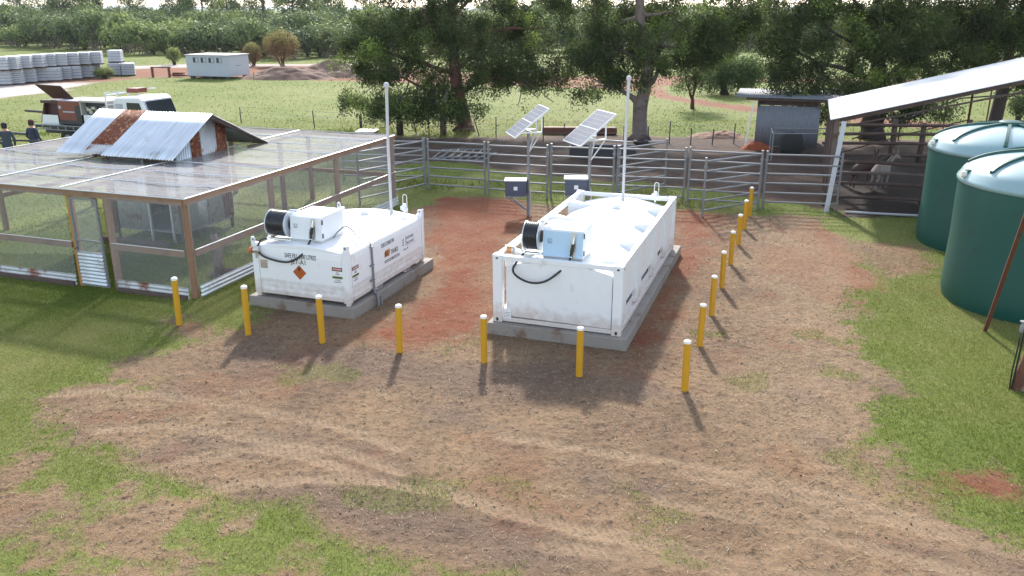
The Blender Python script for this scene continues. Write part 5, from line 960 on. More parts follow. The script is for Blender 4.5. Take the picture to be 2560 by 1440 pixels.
def tree(name, label, cat, base, spine, forks, blobs, n, L, W, bark, leafm, seed, group=None, droop=.6, tmix=.12, twigs=60, csig=.17, twig_m=None):
    """spine: list of (x,y,z,r) world; forks: list of (spine index, end xyz, r0)"""
    g = random.Random(seed); bz = Vector((*base, 0)); t = thing(name, label, cat, tuple(bz), 0, group)
    mb = MB(); s_ = [Vector(p[:3]) - bz for p in spine]; mb.tube(s_, [p[3] for p in spine], 14); part('trunk', mb, bark, t, smooth=True)
    tips = []
    for si, e, r0 in forks:
        mb = MB(); e = Vector(e) - bz; pts = limb(mb, s_[si], e, r0, r0 * .35, .10, g, 9); tips += pts[2:]; part('limb', mb, bark, t, smooth=True)
    tips += s_[len(s_) // 2:]
    Bl = [(b[0] - bz.x, b[1] - bz.y, b[2], *b[3:]) for b in blobs]
    V, Q, T, C = leaves(Bl, n, L, W, seed, droop, tmix, csig, per=50, bough=7)
    mb = MB(); T3 = [tuple(p) for p in tips]
    for b in Bl:
        c = Vector(b[:3]); a = min(tips, key=lambda p: (p - c).length * (1.6 if p.z > c.z + .3 else 1)); limb(mb, a, c, .045, .018, .16, g, 5, 5)
    idx = [g.randrange(len(C)) for _ in range(twigs)]
    for i in idx:
        c = Vector(C[i]); bb = min(Bl, key=lambda b: (Vector(b[:3]) - c).length); limb(mb, bb[:3], c, .020, .007, .22, g, 4, 4)
        if g.random() < .5: limb(mb, c, c + Vector((g.uniform(-.5, .5), g.uniform(-.5, .5), -g.uniform(.3, 1.1))), .008, .004, .2, g, 3, 4)
    part('twigs', mb, twig_m or 'twig', t)
    me = np_mesh('crown', V, quads=Q, attrs=dict(tint=T), mats=[LM[leafm]]); link('crown', me, t)
    return t
def pxb(lst, Y, dep=1.5):
    out = []
    return out
T1B = [(-6.44,41,5.42,1.39,1.6,1.54,),(-4.63,42.5,5.59,1.79,1.9,1.54,),(-2.21,40.5,5.43,1.79,1.9,1.64,),(0.0,42,5.41,1.39,1.8,1.44,),(1.77,41,5.42,1.19,1.4,1.23,),(-7.08,41,3.99,1.03,1.2,1.23,),(-5.34,40,3.94,1.39,1.6,1.23,),(-3.68,42,3.76,1.59,1.8,1.44,),(-1.48,40,3.85,1.39,1.7,1.23,),(0.39,42,3.94,1.19,1.5,1.03,),(2.07,41,4.08,1.0,1.2,0.92,),(-6.94,41,2.98,0.76,0.9,0.72,),(-6.13,40.5,2.56,0.7,0.9,0.61,),(-4.48,41,2.61,1.09,1.2,0.82,),(-2.9,41.5,2.66,1.39,1.5,0.92,),(-0.76,41,2.98,1.19,1.4,0.82,),(0.74,40,3.05,0.9,1.1,0.61,),(2.18,41,3.16,0.7,1.0,0.72,),(-7.5,41,1.62,0.6,0.5,0.33,),(-6.64,41,1.49,0.9,0.8,0.49,),(-5.65,40.8,1.51,0.9,0.9,0.66,),(-4.65,41.3,1.55,0.8,0.9,0.51,),(-3.26,41,1.92,1.0,1.1,0.61,),(-1.24,40.8,2.44,0.7,0.7,0.45,),(-1.29,40.8,1.38,0.26,0.35,0.61,),(-0.38,41.2,2.5,0.8,0.8,0.51,),(-0.19,40.6,1.81,0.28,0.35,0.41,),(0.96,41,2.24,0.76,0.8,0.57,),(0.29,40.6,1.4,0.32,0.35,0.33,),(1.81,41,2.61,0.7,0.7,0.49,),(2.01,40.8,1.51,0.24,0.3,0.29,),(2.67,41,2.52,0.44,0.5,0.45,),(1.24,40.7,1.7,0.32,0.35,0.29,),(-1.74,41.2,1.33,0.28,0.35,0.29,),(-2.91,41.2,1.33,0.48,0.5,0.41,)]
T1T = [(x, y, z, a, b, c) for x, y, z, a, b, c in ((-7, 41, 7.8, 1.9, 2, 1.3), (-4.2, 42, 8.4, 2.2, 2.2, 1.5), (-1.3, 40.8, 8.9, 2.2, 2.2, 1.5), (1.3, 41.5, 8.0, 1.9, 2, 1.3), (-2.6, 41.4, 10.0, 2.2, 2, 1.2))]
tree('gum_tree', 'large spreading gum tree with a thick reddish trunk left of the solar panels', 'tree', (-2.37,41.65,),
 [(*(-2.37,41.65,), -.1, .62), (*(-2.36,42.08,), .25, .42), *[(-2.38,41.3,0.78,0.36,),(-2.61,41.3,1.83,0.31,),(-2.74,41.3,2.87,0.28,),(-2.76,41.3,3.97,0.25,),(-2.82,41.3,5.24,0.22,)], (-2.9, 41.3, 8.2, .14)],
 [(3, (-5.34,41,2.7,), .12), (3, (0.19,40.6,2.73,), .13), (4, (-6.61,41,3.99,), .13), (4, (-0.57,41.5,4.51,), .13), (5, (-4.38,42,5.78,), .14), (5, (1.69,41,4.89,), .12), (6, (-5.5, 41.5, 7.8), .1), (6, (.6, 41.5, 7.9), .1), (2, (-3.29,41.2,1.46,), .07)],
 T1B + T1T, 140000, .135, .058, 'bark_red', 'dark', 41, 'large gum trees behind the yard', tmix=.10, twigs=150)
tree('slim_tree', 'slim grey trunked tree standing left beside the thick reddish trunk', 'tree', (-3.28,40.29,),
 [(*(-3.28,40.29,), -.1, .17), *[(-3.26,39.9,0.77,0.14,),(-3.31,39.9,1.23,0.12,),(-3.13,39.9,1.69,0.1,),(-3.01,40.2,2.12,0.06,)]], [(3, (-3.94,39.9,1.47,), .05), (3, (-2.81,39.9,1.6,), .05)],
 [(-3.66,39.9,1.36,0.65,0.5,0.3,),(-4.13,39.9,1.23,0.53,0.5,0.27,),(-3.1,39.9,1.47,0.49,0.5,0.3,),(-3.55,39.9,1.79,0.65,0.5,0.34,),(-2.54,39.9,1.29,0.27,0.5,0.19,)], 6500, .14, .06, 'bark', 'dark', 42, 'slim trees by the pen corner', twigs=10, csig=.24)
tree('slim_tree', 'slim dark trunked tree rising just behind the tall pole of the smaller tank', 'tree', (-5.36,40.29,),
 [(*(-5.36,40.29,), -.1, .18), *[(-5.3,39.9,0.77,0.15,),(-5.3,39.9,1.29,0.13,),(-5.2,39.9,1.88,0.09,)]], [(2, (-6.0,39.9,1.55,), .05), (2, (-4.6,39.9,1.47,), .05)],
 [(-4.97,39.9,1.47,0.65,0.6,0.3,),(-5.72,39.9,1.58,0.57,0.6,0.3,),(-4.7,39.9,1.25,0.34,0.6,0.15,),(-6.2,39.9,1.36,0.38,0.6,0.15,)], 5200, .14, .06, 'bark_dark', 'dark', 43, 'slim trees by the pen corner', twigs=12, csig=.24)
T4B = [(3.04,39,4.59,0.81,1.1,1.09,),(4.05,40.5,5.43,0.96,1.3,0.99,),(3.52,39,3.55,0.92,1.1,0.79,),(4.7,38.6,4.26,1.06,1.2,0.89,),(5.06,39,3.29,1.15,1.2,0.69,),(4.01,39.2,3.02,0.77,0.8,0.5,),(4.64,39,2.59,0.5,0.5,0.32,),(3.62,38.8,2.6,0.38,0.4,0.24,),(3.41,38.8,2.25,0.19,0.25,0.18,),(6.23,39.6,3.52,1.15,1.4,0.89,),(6.65,38.6,4.26,1.15,1.3,0.99,),(5.79,38.8,2.6,0.35,0.4,0.4,),(6.05,38.8,2.87,0.5,0.5,0.4,),(4.74,39,2.29,0.15,0.2,0.14,),(5.22,41,5.6,0.67,0.9,0.69,),(7.47,40,5.26,1.15,1.5,1.19,),(6.87,39,3.29,0.65,0.8,0.44,),(8.32,39.5,4.66,1.15,1.4,0.91,),(9.41,40.5,5.25,1.34,1.6,1.19,),(8.78,39,4.28,0.96,1.1,0.59,),(8.19,39.4,3.71,0.65,0.7,0.44,),(10.27,40,4.53,0.96,1.2,0.87,),(10.57,40,5.26,1.15,1.4,1.19,),(9.4,39.2,3.81,0.65,0.6,0.32,),(6.88,41,5.78,0.96,1.2,0.79,),(8.38,39,3.69,0.42,0.4,0.28,)]
T4T = [(3.8, 40, 7.4, 1.6, 1.8, 1.1), (6.5, 40.2, 7.9, 1.9, 2, 1.2), (9, 39.8, 7.6, 1.8, 2, 1.2), (6.6, 40, 9.2, 2, 2, 1.1), (9.6, 40.4, 8.8, 1.8, 1.8, 1.1)]
tree('gum_tree', 'large gum tree with a thick smooth grey forked trunk right behind the tall vent pipe', 'tree', (5.87,38.76,),
 [(*(5.87,38.76,), -.1, .60), (*(5.94,39.13,), .25, .38), *[(5.87,38.9,0.89,0.33,),(5.87,38.9,1.58,0.34,),(6.04,38.9,2.24,0.27,),(6.17,38.9,3.21,0.25,),(5.82,39.1,4.24,0.22,),(5.72,39.3,5.44,0.22,),(5.69,39.3,6.11,0.2,)], (6.0, 39.6, 8.2, .12)],
 [(3, (4.81,38.8,2.3,), .19), (4, (6.64,38.8,3.57,), .15), (5, (7.57,39.5,5.09,), .14), (5, (4.32,39.2,4.24,), .12), (6, (3.83,40,5.08,), .1), (6, (8.72,39.5,4.23,), .11), (7, (7.18,39.5,5.61,), .11), (8, (8.8, 40, 7.6), .1), (7, (4.95,39.5,5.27,), .12)],
 T4B + T4T, 100000, .135, .058, 'bark', 'dark', 44, 'large gum trees behind the yard', tmix=.18, twigs=110)
T7B = [(11.71,39,5.44,1.3,1.5,1.15,),(13.31,38,5.45,1.39,1.6,1.25,),(15.77,39,5.61,1.49,1.7,1.15,),(17.45,38,5.53,1.49,1.7,1.15,),(20.04,39,5.53,1.49,1.7,1.15,),(22.0,39,5.44,1.3,1.6,1.15,),(11.7,38,4.29,0.93,1.1,0.77,),(12.98,37.6,4.14,1.12,1.3,0.86,),(15.05,38.5,4.18,1.21,1.4,0.96,),(16.59,37.8,4.3,1.21,1.4,0.96,),(18.75,38.5,4.35,1.12,1.4,0.86,),(20.48,38.5,4.52,1.12,1.4,0.86,),(22.22,38.5,4.69,0.93,1.3,0.77,),(12.08,38,3.19,0.78,0.9,0.65,),(13.46,37.6,3.04,1.02,1.1,0.73,),(15.28,38.2,2.91,1.12,1.2,0.77,),(16.77,38,3.1,1.02,1.1,0.67,),(18.51,38.4,3.33,1.02,1.1,0.67,),(20.23,38.4,3.68,0.93,1.0,0.58,),(21.68,38.6,4.09,0.93,1.0,0.58,),(11.59,38,2.76,0.48,0.6,0.46,),(11.83,38,2.15,0.41,0.4,0.31,),(12.75,37.8,2.08,0.74,0.8,0.54,),(13.93,37.6,2.02,0.74,0.8,0.54,),(13.66,37.6,1.32,0.63,0.5,0.31,),(12.64,37.8,1.47,0.48,0.45,0.27,),(14.58,38,2.24,0.74,0.7,0.5,),(16.18,38.4,2.11,0.93,0.8,0.5,),(12.97,37.8,1.7,0.56,0.5,0.38,),(14.33,37.8,1.47,0.3,0.4,0.38,),(19.05,38.6,1.61,1.12,0.7,0.35,),(20.24,38.4,1.53,0.74,0.6,0.38,),(17.98,38.5,1.21,0.67,0.5,0.23,),(18.26,38.5,1.75,0.93,0.6,0.31,)]
T7T = [(13.5, 38.5, 7.2, 1.9, 2, 1.3), (16.5, 38.3, 7.6, 2.2, 2.2, 1.4), (19.7, 38.6, 7.5, 2.2, 2.2, 1.4), (22.5, 39, 7.3, 2, 2, 1.3), (15, 38.5, 9, 2.2, 2, 1.2), (18.3, 38.6, 9.4, 2.4, 2, 1.2), (21.4, 38.8, 8.9, 2.2, 2, 1.2)]
tree('gum_tree', 'largest dense dark gum tree above the small iron shed and stock shed roof', 'tree', (16.72,39.01,),
 [(*(16.72,39.01,), -.1, .66), (*(16.87,39.38,), .3, .50), *[(16.67,39.2,0.67,0.5,),(16.84,39.1,1.41,0.44,),(16.71,39,2.68,0.34,),(16.34,39,4.08,0.28,),(15.97,39,5.44,0.22,)], (17, 39, 8.3, .12)],
 [(3, (13.89,38.3,2.91,), .18), (3, (18.77,38.5,3.07,), .18), (4, (12.17,38.3,4.11,), .15), (4, (20.17,38.6,4.6,), .16), (5, (13.42,38.3,5.45,), .12), (5, (17.75,38.3,5.61,), .12), (6, (13.6, 38.5, 7.3), .1), (6, (20, 38.7, 7.5), .1)],
 T7B + T7T, 195000, .135, .058, 'bark_dark', 'dark', 47, 'large gum trees behind the yard', tmix=.13, twigs=120, twig_m='bark')
tree('leaning_tree', 'leaning dark tree trunk seen below the shed roof at the right edge', 'tree', (23.21,40.69,),
 [(*(23.21,40.69,), -.1, .34), *[(23.02,40.3,0.72,0.3,),(23.1,40.3,2.02,0.28,),(23.11,40.3,3.48,0.24,),(23.1,40.5,5.08,0.2,)], (24.3, 40.6, 7.6, .1)], [(4, (24.72,40,5.6,), .1), (3, (24.12,40,4.03,), .09)],
 [(23.41,40.2,5.43,1.73,1.3,1.15,),(24.76,40.2,4.2,1.54,1.3,0.96,),(24.42,40.2,3.13,0.96,1.3,0.48,),(23.74,40.2,2.31,0.58,1.3,0.27,),(24.66,40.2,1.44,0.65,1.3,0.46,),(25.32,40.2,5.08,1.54,1.3,1.34,)] + [(24.5, 40.3, 7.6, 2, 2, 1.3)], 22000, .150, .066, 'bark_dark', 'dark', 48, tmix=.2, twigs=20)
tree('small_tree', 'small slim tree with several thin red stems in the grass beyond the yard', 'tree', (10.89,51.29,),
 [(*(10.89,51.29,), -.1, .14), *[(10.87,51.3,0.33,0.12,),(10.87,51.3,0.64,0.1,)]], [(2, (10.27,51.3,2.5,), .06), (2, (10.82,51.3,2.39,), .06), (2, (11.33,51.3,2.62,), .06), (1, (10.56,51.3,1.69,), .05), (2, (11.18,51.3,1.69,), .045)],
 [(10.08,51.3,2.85,0.64,0.6,0.59,),(10.9,51.3,2.96,0.73,0.6,0.59,),(11.52,51.3,2.62,0.54,0.6,0.49,),(10.6,51.3,2.16,0.39,0.6,0.34,),(11.33,51.3,1.97,0.34,0.6,0.29,),(10.4,51.3,1.58,0.22,0.6,0.2,),(11.06,51.3,1.34,0.2,0.6,0.15,)], 7000, .13, .05, 'rustpipe', 'mid', 51, twigs=14, csig=.22, twig_m='rustpipe')
tree('weeping_tree', 'light green weeping shrub sized tree beyond the red road bend', 'tree', (14.95,60.11,),
 [(*(14.95,60.11,), -.1, .36), *[(14.86,60,0.39,0.22,),(14.72,60,0.78,0.16,)]], [(2, (14.21,60,1.54,), .08), (2, (15.45,60,1.67,), .08), (2, (14.79,60,1.94,), .08), (1, (14.51,60,1.27,), .07)],
 [(14.34,60,1.67,0.81,1.1,0.64,),(15.3,60,1.86,0.99,1.1,0.7,),(16.25,60,2.08,0.87,1.1,0.52,),(13.95,60,1.27,0.46,1.1,0.41,),(15.77,60,1.21,0.87,1.1,0.41,),(14.88,60,0.86,0.46,1.1,0.29,),(16.84,60,1.75,0.64,1.1,0.41,),(14.84,60,2.35,0.87,1.1,0.41,)], 15000, .20, .06, 'bark_dark', 'mid', 52, twigs=14, csig=.32, droop=1.0, tmix=.35)
# ---- rounded bushes along the far side: each in view on its own is a thing
def bush(name, label, cat, px, w_, h, leafm, seed, n=2600, group=None, kind='round'):
    g = random.Random(seed); t = thing(name, label, cat, tuple(px), 0, group)
    mb = MB()
    for i in range(12):
        a = g.uniform(0, 6.28); r_ = g.uniform(.3, .9) * w_ / 2; limb(mb, (g.uniform(-.15, .15) * w_ * .5, g.uniform(-.1, .1) * w_, -.05), (math.cos(a) * r_, math.sin(a) * r_, h * g.uniform(.6, .9)), .05, .02, .08, g, 5, 4)
    part('stems', mb, 'bark_red' if leafm == 'red' else 'bark_dark', t)
    bl = [(0, 0, h * .55, w_ * .46, w_ * .42, h * .42)] + [(g.uniform(-.3, .3) * w_, g.uniform(-.25, .25) * w_, h * g.uniform(.5, .74), w_ * .22, w_ * .22, h * .20) for _ in range(6)]
    V, Q, T, C = leaves(bl, n * 3, .15 * max(.6, w_ / 5), .10 * max(.6, w_ / 5), seed, .1, .3, .16 * max(.5, w_ / 5), shell=.16, per=16, orient=.45)
    T = np.clip(T * .55 + .55 * np.repeat(np.clip((V.reshape(-1, 4, 3)[:, 0, 2] / h - .35) * 1.2, 0, 1), 4) * (1 if leafm != 'red' else 1.2), 0, 1)  # tint rises up the crown: green tops, with top light painted in
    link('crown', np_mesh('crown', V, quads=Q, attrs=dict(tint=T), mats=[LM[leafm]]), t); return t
BS = [('round_bush','big round red brown bush with a green top right of the white cabin',(-24.0,90.22,),4.14,3.79,'red',),('round_bush','smaller red brown bush touching the right side of the white cabin',(-27.01,90.22,),2.07,2.47,'red',),('round_bush','round yellow green bush behind the gap between the two red brown bushes',(-30.75,107.41,),5.65,3.25,'bush',),('round_bush','small dark green round bush just right of the big red brown bush',(-25.77,109.21,),1.88,1.92,'bush',),('round_bush','green bush second right of the big red brown bush',(-23.81,107.41,),2.26,2.62,'bush',),('round_bush','orange tinged tall bush left of the big gum foliage edge',(-22.44,109.21,),3.66,3.52,'red',),('round_bush','small pinkish bush above the left end of the white cabin roof',(-44.37,121.41,),1.74,0.95,'red',),('round_bush','grey green bush behind the middle of the white cabin roof',(-42.86,124.89,),3.11,1.46,'bush',),('round_bush','light green low bush behind the right end of the white cabin roof',(-39.7,124.89,),4.18,1.46,'bush',),('round_bush','upright grey green bush standing left of the pair near the wood edge',(-46.27,112.03,),1.61,1.86,'bush',),('round_bush','smaller grey green bush right of the pair near the wood edge',(-45.21,113.0,),1.3,1.43,'bush',),('round_bush','bright yellow green bush left of the white cabin',(-35.98,92.15,),1.68,1.89,'bush',),('round_bush','small clipped looking green bush in the pale grass behind the pallets',(-53.66,117.06,),1.46,1.03,'bush',),('round_bush','small grey bush at the wood edge above the pallet stacks',(-61.39,124.89,),1.55,1.58,'bush',),('round_bush','dark green weeds growing at the right end of the pallet stacks',(-35.12,74.11,),1.56,0.94,'bush',),('round_bush','dark rounded shrub by the far road right of the weeping tree',(20.09,71.62,),1.51,1.19,'bush',),('round_bush','pale leafy shrub at the foot of the shed gap at the right edge',(27.51,45.99,),1.32,1.35,'mid',)]
for i, (nm, lb, xy, w_, h_, lm) in enumerate(BS): bush(nm, lb, 'bush', xy, max(w_, .8), max(h_, .6), lm, 200 + i, 4200 if w_ > 2 else 1800, 'bushes along the far edge of the field')
# ---- tall pale gums standing above the wood
def gum(seed, h, w_):
    g = random.Random(seed); t = thing('tall_gum', 'x', 'tree', group='tall pale gums rising above the far wood')
    mb = MB(); limb(mb, (0, 0, -.2), (g.uniform(-.5, .5), 0, h * .8), .28, .08, .05, g, 7)
    for i in range(7): limb(mb, (0, 0, h * g.uniform(.35, .6)), (g.uniform(-.45, .45) * w_, g.uniform(-.4, .4) * w_, h * g.uniform(.7, .95)), .12, .04, .12, g, 5)
    part('trunk', mb, 'twig', t)
    bl = [(g.uniform(-.42, .42) * w_, g.uniform(-.4, .4) * w_, h * g.uniform(.45, .95), w_ * .13, w_ * .13, h * .08) for _ in range(20)]
    V, Q, T, C = leaves(bl, 6500, .42, .15, seed, .7, .2, .55); link('crown', np_mesh('crown', V, quads=Q, attrs=dict(tint=T), mats=[LM['far']]), t); return t
GP = [gum(300 + i, h, w_) for i, (h, w_) in enumerate(((11, 7), (12.5, 9), (10, 9)))]
GT = [((-120.6,200.0,),0,0.95,'tall pale gum at the far left edge of the skyline',),((-106.4,190.0,),1,0.95,'wispy tall gum above the left third of the pallet stacks',),((-94.3,185.0,),2,1.05,'broad tall gum on the skyline above the right end of the pallets',),((-95.2,200.0,),0,1.0,'thin tall gum left of the low gap in the skyline',),((-89.1,205.0,),1,0.9,'wispy tall gum in the low gap of the skyline',),((-68.0,180.0,),0,1.0,'tall gum left above the white cabin',),((-61.5,175.0,),1,1.02,'tall gum right above the white cabin',),((-60.2,185.0,),2,1.0,'tall gum above the right corner of the white cabin',),((-45.2,160.0,),1,0.98,'broad dark gum above the big red brown bush',),((-41.4,165.0,),2,1.15,'broad gum right of the one above the big red brown bush',),((-40.0,190.0,),0,1.05,'tall gum on the skyline beside the big gum foliage edge',),((-31.8,190.0,),1,0.95,'tall gum partly hidden behind the left edge of the big gum crown',),((-3.6,190.0,),2,1.0,'tall gum glimpsed through the crown of the big red trunked gum',),((6.9,180.0,),0,1.0,'tall gum glimpsed between the two large gum crowns',),((13.4,175.0,),1,1.0,'tall gum glimpsed left of the grey forked gum',)]
us = set()
for xy, k, s_, lb in GT:
    k = int(k); o = GP[k] if k not in us else dup(GP[k]); us.add(k); o.location = (*xy, 0); o.scale = (s_,) * 3; o.rotation_euler = (0, 0, rnd.uniform(0, 6)); o['label'] = lb
# ---- the wood itself: one far mass
g = np.random.default_rng(5); Vs = []; Qs = []; Ts = []; n0 = 0; wb = MB(); gg = random.Random(9)
for row in range(9):
    x = -150.
    while x < 150:
        x += g.uniform(3.2, 5.6)
        y0 = np.interp(x, [-90, -70, -45, -27, -10, 10, 40, 100], [150, 131, 112, 106, 112, 122, 128, 130]); y = y0 + row * 9 + g.uniform(-3, 3)
        if abs(x) > y * .66 + 6: continue
        h = g.uniform(3.0, 5.4) + (row > 2) * g.uniform(0, 2.0); w_ = g.uniform(3.5, 8.5)
        nn = 2600 if row < 3 else 1100
        bl = [(x, y, h * .60, w_ * .52, w_ * .47, h * .40)] + [(x + g.uniform(-.3, .3) * w_, y + g.uniform(-.3, .3) * w_, h * g.uniform(.55, .85), w_ * .22, w_ * .22, h * .18) for _ in range(4)]
        V, Q, T, C = leaves(bl, nn, .36, .26, int(g.integers(1e9)), .1, .15, .26, shell=.14, per=13, orient=.45)
        tt = g.uniform(-.18, .34); T = np.clip(T * .5 + tt + .5 * np.repeat(np.clip((V.reshape(-1, 4, 3)[:, 0, 2] / h - .4), 0, 1), 4), 0, 1)  # random tone per crown, plus lit tops painted in by height
        Vs.append(V); Qs.append(Q + n0); Ts.append(T); n0 += len(V)
        if row < 2:
            for _ in range(9): limb(wb, (x + gg.uniform(-1, 1), y + gg.uniform(-1, 1), 0), (x + gg.uniform(-.35, .35) * w_, y - gg.uniform(0, .3) * w_, h * .75), .09, .03, .06, gg, 4, 3)
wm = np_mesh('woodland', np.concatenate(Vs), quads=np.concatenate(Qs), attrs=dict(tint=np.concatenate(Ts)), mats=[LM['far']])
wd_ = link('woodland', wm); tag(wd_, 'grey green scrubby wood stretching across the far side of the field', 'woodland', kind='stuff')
part('wood_stems', wb, 'twig', wd_)
# ================================================================ TRUCK
TR = thing('service_truck', 'white flat tray service truck with open brown tool locker parked behind the pen', 'truck', (-14.75, 34.7, 0), -19)
# x runs backwards to forwards: cab front at x=0, tray to the left
mb = MB()
cabp = [(-1.95, .75), (-1.95, 1.30), (-1.92, 2.10), (-1.80, 2.26), (-.60, 2.30), (-.42, 2.20), (-.12, 1.42), (.0, 1.36), (.55, 1.26), (.62, .75)]
mb.prism([(a, b) for a, b in cabp], (0, 0, 0), (1, 0, 0), (0, 0, 1), (0, 1.75, 0)); cb = part('cab', mb, 'truckwhite', TR, bevel=.06)
mb = MB(); mb.prism([(-.455, 2.13), (-.20, 1.50), (-.19, 1.49), (-.44, 2.14)], (.115, .12, 0), (1, 0, 0), (0, 0, 1), (0, 1.51, 0)); part('windscreen', mb, 'glass_dark', cb)
mb = MB(); mb.prism([(-1.22, 1.44), (-.36, 1.44), (-.56, 2.08), (-1.22, 2.08)], (0, -.006, 0), (1, 0, 0), (0, 0, 1), (0, .01, 0)); part('side_window', mb, 'glass_dark', cb); mb = MB(); mb.prism([(-1.82, 1.48), (-1.42, 1.48), (-1.42, 2.02), (-1.82, 2.02)], (0, -.006, 0), (1, 0, 0), (0, 0, 1), (0, .01, 0)); part('side_window', mb, 'paver', cb)
mb = MB(); mb.box(-.62, -.50, -.28, -.10, 1.40, 1.75); mb.beam((-.45, -.02, 1.5), (-.55, -.2, 1.5), .02, .02); part('mirror', mb, 'dark', cb)
mb = MB(); mb.box(-6.2, -2.05, -.12, 1.95, .88, .98); part('tray', mb, 'dark', TR); mb = MB(); mb.box(-6.25, -2.0, -.17, -.121, .985, 1.03); mb.box(-6.25, -2.0, -.17, -.121, .80, .84); [mb.box(x, x + .05, -.165, -.122, .841, .984) for x in np.arange(-6.2, -2.05, .42)]; part('tray_rail', mb, 'steel', TR)
mb = MB(); mb.beam((-6.2, .4, .68), (-.1, .4, .68), .1, .2); mb.beam((-6.2, 1.35, .68), (-.1, 1.35, .68), .1, .2); part('chassis', mb, 'dark', TR)
for x in (-.35, -4.6):
    for y in (-.02, 1.55):
        mb = MB(); mb.tube([(x, y, .42), (x, y + .25, .42)], .42, 24); wl = part('wheel', mb, 'tyre', TR, smooth='auto', bevel=.03); mb = MB(); mb.tube([(x, y - .01, .42), (x, y + .02, .42)], .2, 18); part('rim', mb, 'steel', wl)
for (z, y) in ((2.40, 0),): pass
mb = MB()
for z in (1.45, 1.95, 2.35): mb.beam((-2.22, -.05, z), (-2.22, 1.9, z), .05, .05)
for y in (-.05, .6, 1.25, 1.9): mb.beam((-2.22, y, .98), (-2.22, y, 2.45), .05, .05)
for y in (0.05, 1.85): mb.beam((-2.22, y, 2.45), (-1.3, y, 2.52), .05, .05)
part('headboard_rack', mb, 'truckwhite', TR)
mb = MB(); mb.box(-2.15, -1.6, 1.1, 1.7, 2.36, 2.54); part('rack_load', mb, 'brown_m', TR)
mb = MB(); mb.prism([(-5.95, 1.06), (-5.02, 1.06), (-5.02, 1.42), (-5.85, 1.42)], (0, .02, 0), (1, 0, 0), (0, 0, 1), (0, .02, 0)); mb.box(-5.9, -5.0, .03, 1.5, 1.0, 1.05); part('locker_front', mb, 'truckwhite', TR)
mb = MB(); mb.box(-5.95, -5.05, .30, 1.5, 1.06, 2.0); mb.box(-5.95, -5.05, .10, .30, 1.90, 2.02); mb.prism([(-6.1, 1.06), (-5.95, 1.06), (-5.70, 2.0), (-5.74, 2.0)], (0, .1, 0), (1, 0, 0), (0, 0, 1), (0, 1.4, 0)); lk = part('open_locker', mb, 'maroon', TR)
mb = MB(); mb.prism([(0, 0), (1.15, 0), (.80, .62), (-.58, .66)], (-6.1 + .4, .55, 2.05), (1, 0, 0), (0, -.42, .9), (0, .03, .02)); part('raised_lid', mb, 'maroon', lk)
mb = MB(); mb.box(-5.0, -3.75, .06, 1.5, 1.06, 2.02); mc = part('brown_locker', mb, 'brown_m', TR, bevel=.03)
mb = MB(); mb.box(-4.96, -3.8, .04, .058, 1.05, 1.22); mb.box(-4.0, -3.72, .02, .2, 1.10, 1.85); part('kick_panel', mb, 'dark', mc); mb = MB(); mb.box(-4.7, -4.1, .035, .058, 1.55, 1.60); mb.box(-4.92, -4.8, .035, .058, 1.7, 1.82); mb.box(-5.02, -3.72, .1, 1.5, 2.021, 2.05); part('handle', mb, 'house', mc)
mb = MB(); mb.box(-3.65, -2.3, .05, 1.6, 1.0, 1.48); wl = part('white_locker', mb, 'truckwhite', TR, bevel=.03); mb = MB(); mb.box(-3.6, -2.35, .25, 1.6, 1.49, 2.0); part('tool_rack', mb, 'dark', wl); mb = MB(); mb.box(-3.68, -2.25, -.05, 1.65, 2.02, 2.10); mb.box(-3.68, -3.63, -.02, 1.6, 1.48, 2.02); mb.box(-2.32, -2.27, -.02, 1.6, 1.48, 2.02); part('locker_canopy', mb, 'houseroof', wl)
mb = MB(); g2 = random.Random(4)
for _ in range(14): x = g2.uniform(-3.55, -2.5); z = g2.uniform(1.5, 1.85); mb.box(x, x + g2.uniform(.06, .25), .12, .24, z, z + g2.uniform(.04, .12))
part('tools', mb, 'inox', wl)
mb = MB(); mb.tube([(-7.0, .2, 1.52), (-6.0, .2, 1.50)], .05, 8); mb.beam((-7.3, -.4, .62), (-6.2, -.4, .60), .1, .1); part('tow_boom', mb, 'dark', TR)
mb = MB(); mb.tube([Vector((-20.1,31.5,1.12,)), Vector((-17.34,31.5,1.03,))], .035, 8); tag(part('horizontal_pole', mb, 'dark', smooth='auto'), 'long dark horizontal pole in front of the two men behind the pen', 'pole')
